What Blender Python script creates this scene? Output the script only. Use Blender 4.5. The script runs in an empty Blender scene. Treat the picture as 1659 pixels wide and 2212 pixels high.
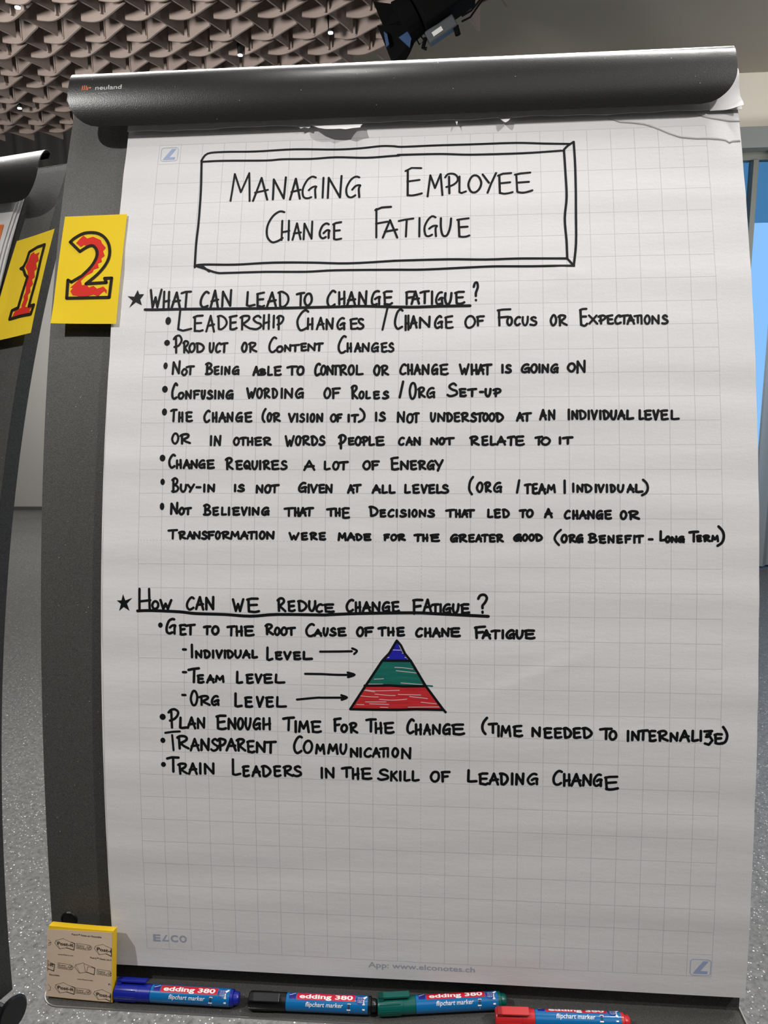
import bpy, bmesh, math, random
from mathutils import Vector, Matrix
random.seed(7)
sc = bpy.context.scene
PI = math.pi
FZ = 1.30                      # height of the sheet's middle above the floor

# ---------------------------------------------------------------- camera
cam_d = bpy.data.cameras.new('camera'); cam = bpy.data.objects.new('camera', cam_d); sc.collection.objects.link(cam)
cam_d.sensor_fit = 'HORIZONTAL'; cam_d.sensor_width = 36.0; cam_d.lens = 36.0 * 1660.0 / 1659.0
cam_d.clip_start = 0.02; cam_d.clip_end = 200
pit, yaw, rol = -0.18750, -0.08288, -0.01169
fwd = Vector((math.sin(yaw) * math.cos(pit), math.cos(yaw) * math.cos(pit), math.sin(pit)))
rt = Vector((math.cos(yaw), -math.sin(yaw), 0)); up = rt.cross(fwd)
r2 = rt * math.cos(rol) + up * math.sin(rol); u2 = up * math.cos(rol) - rt * math.sin(rol)
m = Matrix((r2, u2, -fwd)).transposed().to_4x4()
m.translation = Vector((0.02572, -0.77146, 0.17833 + FZ))
cam.matrix_world = m
sc.camera = cam

# ---------------------------------------------------------------- sky, lights, exposure
sc.view_settings.view_transform = 'Standard'; sc.view_settings.look = 'None'
sc.view_settings.exposure = 0.06; sc.view_settings.gamma = 1.0; sc.view_settings.use_curve_mapping = False
world = bpy.data.worlds.new('sky'); sc.world = world; world.use_nodes = True
wn = world.node_tree; bgn = wn.nodes['Background']
bgn.inputs[0].default_value = (0.33, 0.60, 1.0, 1); bgn.inputs[1].default_value = 1.0
sc.cycles.max_bounces = 6; sc.cycles.diffuse_bounces = 4; sc.cycles.glossy_bounces = 3
sc.cycles.use_denoising = True; sc.cycles.sample_clamp_indirect = 4.0

def lamp(kind, name, loc, target, power, size, col=(1, 0.96, 0.91), spot=None, size_y=None, spread=180):
    d = bpy.data.lights.new(name, kind); o = bpy.data.objects.new(name, d); sc.collection.objects.link(o)
    d.energy = power; d.color = col
    if kind == 'AREA':
        d.shape = 'RECTANGLE' if size_y else 'DISK'; d.size = size
        if size_y: d.size_y = size_y
        d.spread = math.radians(spread)
    else:
        d.shadow_soft_size = size
    if spot: d.spot_size = math.radians(spot); d.spot_blend = 0.85
    o.location = loc
    o.rotation_euler = (Vector(target) - Vector(loc)).to_track_quat('-Z', 'Y').to_euler()
    return o
HC = Vector((0, 0.145, FZ + 0.44))     # header of the flipchart
def from_header(x, n, t, dist):        # a lamp seen from the header: right, out of the sheet, up along the sheet
    a = math.radians(24)
    N = Vector((0, -math.cos(a), math.sin(a))); T = Vector((0, math.sin(a), math.cos(a)))
    return HC + (Vector((1, 0, 0)) * x + N * n + T * t).normalized() * dist
aim = (0, 0.0, FZ + 0.1)
WH = (1.0, 0.975, 0.95)
aim = (0.0, 0.0, FZ - 0.08)
lamp('SPOT', 'room_spotlight', from_header(-.85, 1, .45, 2.6), aim, 158, .03, WH, spot=32)
lamp('SPOT', 'room_spotlight', from_header(1.0, 1, .55, 2.6), aim, 134, .03, WH, spot=32)
lamp('SPOT', 'room_spotlight', from_header(-.25, 1, 1.30, 2.2), (0, .1, FZ + .3), 20, .035, WH, spot=60)
lamp('SPOT', 'room_spotlight', from_header(1.3, 1, 3.0, 2.0), (0, .1, FZ + .3), 13, .035, WH, spot=60)
lamp('AREA', 'header_streak_light', (-.42, 1.9, 2.92), (-.1, .15, 1.74), 20, 1.2, WH, size_y=.04)  # unseen strips added to draw the long highlights on the header
lamp('AREA', 'header_streak_light', (-1.10, .9, 3.0), (-.3, .15, 1.74), 9, .22, WH, size_y=.05)
lamp('AREA', 'header_streak_light', (.30, .50, 3.10), (.1, .15, 1.74), 32, 1.9, WH, size_y=.05)
lamp('AREA', 'header_streak_light', (-.1, 1.15, 3.05), (.1, .15, 1.74), 44, 1.9, WH, size_y=.06)
lamp('AREA', 'added_fill_light', (1.0, -1.7, 4.2), (0, 0.0, 1.0), 26, 4.0, WH, size_y=3.0)  # unseen fill added to raise the general light on board and paper
lamp('AREA', 'bounce_fill_light', (-3.2, -1.6, 1.9), (-1.6, 3.2, 3.6), 76, 1.0, WH, spread=76)  # unseen fill added in place of floor bounce on the felt lattice
lamp('AREA', 'bounce_fill_light', (3.6, 0.8, 1.9), (1.6, 3.6, 3.6), 11, .8, WH, spread=90)  # same added fill, for the lowered ceiling
lamp('AREA', 'added_fill_light', (-3.4, 4.9, 2.5), (-3.6, 6.4, 0), 36, 1.4, WH)  # unseen fill added to brighten the far wall
lamp('AREA', 'added_fill_light', (-1.6, 1.2, 3.0), (-1.6, 1.4, 0), 40, 1.2, WH)  # unseen fill added to brighten the floor on the left
lamp('AREA', 'added_fill_light', (2.4, 2.0, 3.3), (2.4, 2.6, 0), 40, 1.2, WH)  # another added fill, over the window side
lamp('AREA', 'wall_fill_light', (3.0, 3.9, 2.2), (2.3, 5.0, 2.9), 10, .5, WH)  # unseen fill added to lighten the wall above the window

# ---------------------------------------------------------------- helpers
def link(o, parent=None):
    sc.collection.objects.link(o)
    if parent is not None: o.parent = parent
    return o
def obj(name, bm, mat, parent=None, smooth=False):
    if smooth:
        for e_ in bm.edges:
            if len(e_.link_faces) == 2 and e_.calc_face_angle(0) > .7: e_.smooth = False
    me = bpy.data.meshes.new(name); bm.to_mesh(me); bm.free()
    if mat is not None: me.materials.append(mat)
    if smooth:
        for p in me.polygons: p.use_smooth = True
    return link(bpy.data.objects.new(name, me), parent)
def tag(o, label=None, cat=None, group=None, kind=None):
    if label: o['label'] = label
    if cat: o['category'] = cat
    if group: o['group'] = group
    if kind: o['kind'] = kind
    return o
def empty(name, loc=(0, 0, 0), rz=0.0, label=None, cat=None, group=None):
    o = bpy.data.objects.new(name, None); link(o); o.location = loc; o.rotation_euler = (0, 0, rz)
    o.empty_display_size = 0.05
    return tag(o, label, cat, group)
def mat(name, col, rough=.6, metal=0., spec=.5, coat=0.):
    m = bpy.data.materials.new(name); m.use_nodes = True
    b = m.node_tree.nodes['Principled BSDF']
    b.inputs['Base Color'].default_value = (*col, 1); b.inputs['Roughness'].default_value = rough
    b.inputs['Metallic'].default_value = metal; b.inputs['Specular IOR Level'].default_value = spec
    b.inputs['Coat Weight'].default_value = coat
    return m
def nd(m, t, **kw):
    n = m.node_tree.nodes.new(t)
    for k, v in kw.items():
        if k.startswith('i_'):
            kk = k[2:]; kk = int(kk) if kk.isdigit() else kk.replace('_', ' ')
            n.inputs[kk].default_value = v
        else: setattr(n, k, v)
    return n
def ln(m, a, b): m.node_tree.links.new(a, b)
def bsdf(m): return m.node_tree.nodes['Principled BSDF']
def add_bump(m, scale, strength, dist=0.001, detail=4, vec=None, stretch=None):
    tc = nd(m, 'ShaderNodeTexCoord'); n = nd(m, 'ShaderNodeTexNoise', i_Scale=scale, i_Detail=detail)
    b = nd(m, 'ShaderNodeBump', i_Strength=strength, i_Distance=dist)
    src = tc.outputs['Object']
    if stretch:
        mp = nd(m, 'ShaderNodeMapping'); mp.inputs['Scale'].default_value = stretch; ln(m, src, mp.inputs[0]); src = mp.outputs[0]
    ln(m, src, n.inputs['Vector']); ln(m, n.outputs['Fac'], b.inputs['Height']); ln(m, b.outputs[0], bsdf(m).inputs['Normal'])
    return b
def mixcol(m, fac, a, b):
    n = nd(m, 'ShaderNodeMix', data_type='RGBA')
    for k, v in ((0, fac), (6, a), (7, b)):
        if isinstance(v, bpy.types.NodeSocket): ln(m, v, n.inputs[k])
        else: n.inputs[k].default_value = v if k == 0 else (*v, 1)
    return n.outputs[2]
def mth(m, op, a, b=None, c=None):
    n = nd(m, 'ShaderNodeMath', operation=op)
    for k, v in enumerate((a, b, c)):
        if v is None: continue
        if isinstance(v, bpy.types.NodeSocket): ln(m, v, n.inputs[k])
        else: n.inputs[k].default_value = v
    return n.outputs[0]
def box(bm, c, s, rz=0.0, M=None):
    r = bmesh.ops.create_cube(bm, size=1.0)
    T = Matrix.Translation(c) @ Matrix.Rotation(rz, 4, 'Z') @ Matrix.Diagonal((*s, 1))
    if M is not None: T = M @ T
    bmesh.ops.transform(bm, matrix=T, verts=r['verts']); return r['verts']
def boxobj(name, c, s, mt, parent=None, bevel=0.0, rz=0.0):
    bm = bmesh.new(); box(bm, c, s, rz)
    if bevel: bmesh.ops.bevel(bm, geom=bm.edges[:], offset=bevel, segments=2, affect='EDGES', profile=.5)
    return obj(name, bm, mt, parent)
def grid(bm, fn, nu, nv, close_u=False):
    V = [[bm.verts.new(fn(i / nu, j / nv)) for j in range(nv + 1)] for i in range(nu + (0 if close_u else 1))]
    n = len(V)
    for i in range(nu):
        for j in range(nv):
            bm.faces.new((V[i][j], V[(i + 1) % n][j], V[(i + 1) % n][j + 1], V[i][j + 1]))
    return V
def sheet(bm, front, back, nu, nv):
    """closed thin sheet between two surface functions of (0..1, 0..1)"""
    A = grid(bm, front, nu, nv); B = grid(bm, back, nu, nv)
    for i in range(nu):
        bm.faces.new((A[i][0], A[i + 1][0], B[i + 1][0], B[i][0])); bm.faces.new((A[i][nv], B[i][nv], B[i + 1][nv], A[i + 1][nv]))
    for j in range(nv):
        bm.faces.new((A[0][j], B[0][j], B[0][j + 1], A[0][j + 1])); bm.faces.new((A[nu][j], A[nu][j + 1], B[nu][j + 1], B[nu][j]))
    bmesh.ops.recalc_face_normals(bm, faces=bm.faces[:])
def tube(bm, pts, r, n=8, cap=True):
    pts = [Vector(p) for p in pts]; rings = []
    rr = r if isinstance(r, (list, tuple)) else [r] * len(pts)
    ref = Vector((0, 0, 1))
    for i, p in enumerate(pts):
        t = (pts[min(i + 1, len(pts) - 1)] - pts[max(i - 1, 0)]).normalized()
        if abs(t.dot(ref)) > .95: ref = Vector((1, 0, 0)) if abs(t.x) < .9 else Vector((0, 1, 0))
        a = t.cross(ref).normalized(); b = t.cross(a).normalized(); ref = -b if False else ref
        rings.append([bm.verts.new(p + a * math.cos(2 * PI * k / n) * rr[i] + b * math.sin(2 * PI * k / n) * rr[i]) for k in range(n)])
    for i in range(len(pts) - 1):
        for k in range(n):
            bm.faces.new((rings[i][k], rings[i][(k + 1) % n], rings[i + 1][(k + 1) % n], rings[i + 1][k]))
    if cap:
        bm.faces.new(rings[0][::-1]); bm.faces.new(rings[-1])
    bmesh.ops.recalc_face_normals(bm, faces=bm.faces[:])

# ---------------------------------------------------------------- the curved writing board
# profile of the board: s runs down the sheet in metres (0 = first printed grid row)
_N = 400; _S = [-.2 + 1.4 * k / _N for k in range(_N + 1)]
_th = [math.radians(12) - (.41882 * (s - .45) - .14777 * (s - .45) ** 2) for s in _S]
_Y = [0.0]; _Z = [0.0]; _h = 1.4 / _N
for k in range(_N):
    _Y.append(_Y[-1] - (math.sin(_th[k]) + math.sin(_th[k + 1])) / 2 * _h)
    _Z.append(_Z[-1] - (math.cos(_th[k]) + math.cos(_th[k + 1])) / 2 * _h)
def _ip(A, s):
    t = (s + .2) / 1.4 * _N; k = max(0, min(_N - 1, int(t))); f = t - k
    return A[k] * (1 - f) + A[k + 1] * f
_y0, _z0 = _ip(_Y, .45), _ip(_Z, .45)
def P(u, s, off=0.0, zf=FZ):
    """point of the board frame: u right, s down along the sheet, off towards the reader"""
    th = _ip(_th, s)
    return Vector((u, _ip(_Y, s) - _y0 - math.cos(th) * off, _ip(_Z, s) - _z0 + math.sin(th) * off + zf))
CREASES = [((.128, .157), (.163, .166), .0009, .010), ((.075, .600), (.165, .562), .0010, .012), ((-.085, .437), (-.03, .447), .0006, .010), ((-.33, .395), (-.30, .40), .0005, .006), ((.04, .262), (.09, .268), .0005, .008)]
def wave(u, s):
    """gentle cockling of the hanging sheet"""
    w = .00030 * math.sin(s * 2 * PI / .083 + 2.2 * math.sin(u * 5.1 + 1)) * (.35 + 2.2 * abs(u)) \
        + .00022 * math.sin(s * 2 * PI / .047 + 3 * u * 4 + 1.3 * math.sin(u * 11)) * (.4 + 1.8 * abs(u)) \
        + .0003 * math.sin(s * 2 * PI / .21 + u * 3)
    for (a, b, h, wd) in CREASES:
        dx, dy = b[0] - a[0], b[1] - a[1]; L = math.hypot(dx, dy)
        t = ((u - a[0]) * dx + (s - a[1]) * dy) / L / L
        d = ((u - a[0]) * dy - (s - a[1]) * dx) / L
        if -.3 < t < 1.3 and abs(d) < .03:
            e = max(0, 1 - abs(t - .5) * 1.25)
            w += h * e * (math.exp(-max(d, 0) / .0035) if d > 0 else math.exp(d / wd))
    return w
PAP = .0                                              # top sheet at off = 0
def SP(u, s, off=0.0): return P(u, s, off + wave(u, s))
def smooth_line(p, closed=False, n=5):
    """Catmull-Rom through points"""
    out = []; L = len(p)
    if L < 3 and not closed: return p
    R = range(L if closed else L - 1)
    for i in R:
        a = p[(i - 1) % L] if closed or i > 0 else p[i]; b = p[i]; c = p[(i + 1) % L]
        d = p[(i + 2) % L] if closed or i + 2 < L else c
        for k in range(n):
            t = k / n
            out.append(tuple(.5 * (2 * b[j] + (c[j] - a[j]) * t + (2 * a[j] - 5 * b[j] + 4 * c[j] - d[j]) * t * t + (3 * b[j] - a[j] - 3 * c[j] + d[j]) * t ** 3) for j in (0, 1)))
    if not closed: out.append(p[-1])
    return out
def densify(p, step):
    out = [p[0]]
    for a, b in zip(p, p[1:]):
        n = max(1, int(math.hypot(b[0] - a[0], b[1] - a[1]) / step))
        for k in range(1, n + 1): out.append((a[0] + (b[0] - a[0]) * k / n, a[1] + (b[1] - a[1]) * k / n))
    return out
def stroke(bm, pts, w, S, off=.00025):
    """a flat felt-pen line of width w along pts (u, s metres) on surface S, with round ends and joins"""
    cut = [0]
    for i in range(1, len(pts) - 1):
        a, b, c = pts[i - 1], pts[i], pts[i + 1]
        v1 = (b[0] - a[0], b[1] - a[1]); v2 = (c[0] - b[0], c[1] - b[1])
        if abs(math.atan2(v1[0] * v2[1] - v1[1] * v2[0], v1[0] * v2[0] + v1[1] * v2[1])) > .7: cut.append(i)
    if len(cut) > 1:
        cut.append(len(pts) - 1)
        for a, b in zip(cut, cut[1:]): stroke(bm, pts[a:b + 1], w, S, off)
        return
    hw = w / 2; n = len(pts)
    f = [hw] * n
    L = []; R = []
    for i in range(n):
        a = pts[max(i - 1, 0)]; b = pts[min(i + 1, n - 1)]
        dx, dy = b[0] - a[0], b[1] - a[1]; l = math.hypot(dx, dy) or 1
        nx, ny = -dy / l, dx / l
        L.append(bm.verts.new(S(pts[i][0] + nx * hw, pts[i][1] + ny * hw, off)))
        R.append(bm.verts.new(S(pts[i][0] - nx * hw, pts[i][1] - ny * hw, off)))
    for i in range(n - 1): bm.faces.new((L[i], L[i + 1], R[i + 1], R[i]))
    for e in (0, n - 1):                                                   # round caps
        bm.faces.new([bm.verts.new(S(pts[e][0] + hw * math.cos(k * PI / 5), pts[e][1] + hw * math.sin(k * PI / 5), off)) for k in range(10)])
    for i in range(1, n - 1):                                              # round the sharp corners
        a, b, c = pts[i - 1], pts[i], pts[i + 1]
        v1 = (b[0] - a[0], b[1] - a[1]); v2 = (c[0] - b[0], c[1] - b[1])
        cr = math.atan2(v1[0] * v2[1] - v1[1] * v2[0], v1[0] * v2[0] + v1[1] * v2[1])
        if abs(cr) > .5: bm.faces.new([bm.verts.new(S(b[0] + hw * math.cos(k * PI / 4), b[1] + hw * math.sin(k * PI / 4), off)) for k in range(8)])
def flatpoly(bm, pts, S, off, step=None):
    vs = [bm.verts.new(S(u, s, off)) for u, s in pts]
    f = bm.faces.new(vs); r = bmesh.ops.triangulate(bm, faces=[f], ngon_method='EAR_CLIP')
def pairs(a, k=1e-4): return [(a[i] * k, a[i + 1] * k) for i in range(0, len(a), 2)]

# hand lettering: strokes in a unit box; '~' strokes are curved
GL = {
 'A': ['0,1 .5,0 1,1', '.12,.64 .98,.55'],
 'B': ['.2,.06 .2,1', '~0,.12 .4,0 .82,.12 .72,.34 .25,.5 .7,.52 1,.74 .75,.94 .3,1 .02,.97'],
 'C': ['~1,.07 .72,0 .35,.16 .06,.5 .08,.82 .35,1 .68,.98 .95,.88'],
 'D': ['.12,.05 .2,.98', '~0,.04 .35,0 .8,.2 1,.52 .82,.84 .45,1 .2,.98'],
 'E': ['0,.1 .35,.02 .92,.0', '.1,.08 .14,.97', '.12,.5 .84,.46', '~.14,.97 .4,1 .7,1 1,.93'],
 'F': ['0,.08 .4,.02 1,0', '.08,.06 .12,1', '.1,.52 .8,.46'],
 'G': ['~.9,.05 .65,0 .3,.15 .02,.55 .08,.88 .35,1 .65,.93', '~.42,.62 .7,.48 1,.46 .92,.62 .95,1'],
 'H': ['.06,.02 .08,1', '.9,0 .95,1', '.06,.62 1,.52'],
 'I': ['.5,0 .5,1'],
 'K': ['.12,0 .1,1', '.95,0 .1,.6', '.3,.45 1,1'],
 'L': ['.1,0 .06,.96 .4,1 1,.93'],
 'M': ['0,1 .14,.03 .5,.66 .88,0 1,1'],
 'N': ['.04,1 .06,.08 .9,.96 .94,0'],
 'O': ['@.5,0 .2,.16 0,.55 .2,.93 .55,1 .88,.8 1,.42 .82,.08'],
 'P': ['.28,.12 .34,1', '~0,.16 .25,.02 .65,0 .95,.14 .92,.36 .6,.55 .12,.64'],
 'Q': ['@.45,0 .15,.2 .0,.55 .2,.88 .5,.9 .8,.7 .85,.35 .7,.06', '.4,.6 1,1'],
 'R': ['.16,.1 .2,1', '~0,.16 .25,.02 .6,0 .82,.1 .76,.32 .22,.6', '.24,.58 .6,.8 1,.98'],
 'S': ['~.9,.12 .62,0 .28,.1 .2,.3 .5,.48 .9,.62 .96,.84 .6,1 .25,1 0,.93'],
 'T': ['0,.1 .4,.03 1,0', '.52,.06 .5,1'],
 'U': ['~.06,0 .02,.55 .22,.95 .55,1 .82,.75 .95,.4 .98,0'],
 'V': ['0,0 .42,1 1,0'],
 'W': ['0,0 .28,1 .5,.42 .68,1 1,0'],
 'X': ['0,0 1,1', '.95,0 .05,1'],
 'Y': ['0,.04 .45,.5', '1,0 .62,.5 .35,1'],
 'Z': ['0,.06 .95,0 .2,.45 .7,.42 1,.7 .6,1 .1,.95', '.3,.25 .8,.2'],
 '(': ['~1,0 .35,.25 .05,.55 .2,.8 .7,1'],
 ')': ['~.2,0 .8,.25 1,.55 .7,.85 0,1'],
 '/': ['1,0 0,1'], '-': ['0,.5 1,.5'],
 '?': ['~0,.22 .25,.02 .75,0 1,.2 .8,.42 .5,.6 .5,.76', '.5,.99 .52,1'],
}
def glyph(bm, ch, u0, s0, u1, s1, w, S):
    for g in GL[ch]:
        kind = g[0] if g[0] in '~@' else ''
        p = [tuple(float(v) for v in q.split(',')) for q in g.lstrip('~@').split()]
        J = .0 if ch in '-I/' else .025
        p = [(u0 + (x + random.uniform(-J, J)) * (u1 - u0), s0 + (y + random.uniform(-J, J)) * (s1 - s0)) for x, y in p]
        if kind == '~': p = smooth_line(p, n=4)
        if kind == '@': p = smooth_line(p, True, n=4); p = p + [p[0], p[1]]
        stroke(bm, densify(p, .005), w * random.uniform(1.10, 1.24), S)
_tc = {}
def text_mesh(txt, shear=0.0, bold=0.0):
    """triangles and points of a printed text, x from 0, cap height about 1, in (x, y up)"""
    k = (txt, shear, bold)
    if k in _tc: return _tc[k]
    c = bpy.data.curves.new('t', 'FONT'); c.body = txt; c.size = 1.0; c.shear = shear; c.resolution_u = 3; c.offset = bold
    c.fill_mode = 'FRONT' if hasattr(c, 'fill_mode') else c.fill_mode
    o = bpy.data.objects.new('t', c); sc.collection.objects.link(o)
    dg = bpy.context.evaluated_depsgraph_get(); me = o.evaluated_get(dg).to_mesh()
    vs = [(v.co.x, v.co.y) for v in me.vertices]; fs = [tuple(p.vertices) for p in me.polygons]
    o.evaluated_get(dg).to_mesh_clear(); bpy.data.objects.remove(o); bpy.data.curves.remove(c)
    x0 = min(v[0] for v in vs); x1 = max(v[0] for v in vs); y1 = max(v[1] for v in vs)
    _tc[k] = (vs, fs, x0, x1, y1)
    return _tc[k]
def put_text(bm, txt, x, y, w, h, S, off, rot=0.0, shear=0.0, bold=0.0, clip=None):
    """printed text with its baseline at (x, y down), stretched to width w and cap height h, on surface S"""
    vs, fs, x0, x1, y1 = text_mesh(txt, shear, bold)
    kx = w / (x1 - x0); ky = h / .73
    cr, sr = math.cos(rot), math.sin(rot)
    pts = []
    for a, b in vs:
        X, Y = (a - x0) * kx, -b * ky
        pts.append((x + X * cr - Y * sr, y + X * sr + Y * cr))
    V = {}
    for f in fs:
        if clip and not all(clip[0] <= pts[i][0] <= clip[1] and clip[2] <= pts[i][1] <= clip[3] for i in f): continue
        q = []
        for i in f:
            if i not in V: V[i] = bm.verts.new(S(pts[i][0], pts[i][1], off))
            q.append(V[i])
        try: bm.faces.new(q)
        except ValueError: pass

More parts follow.
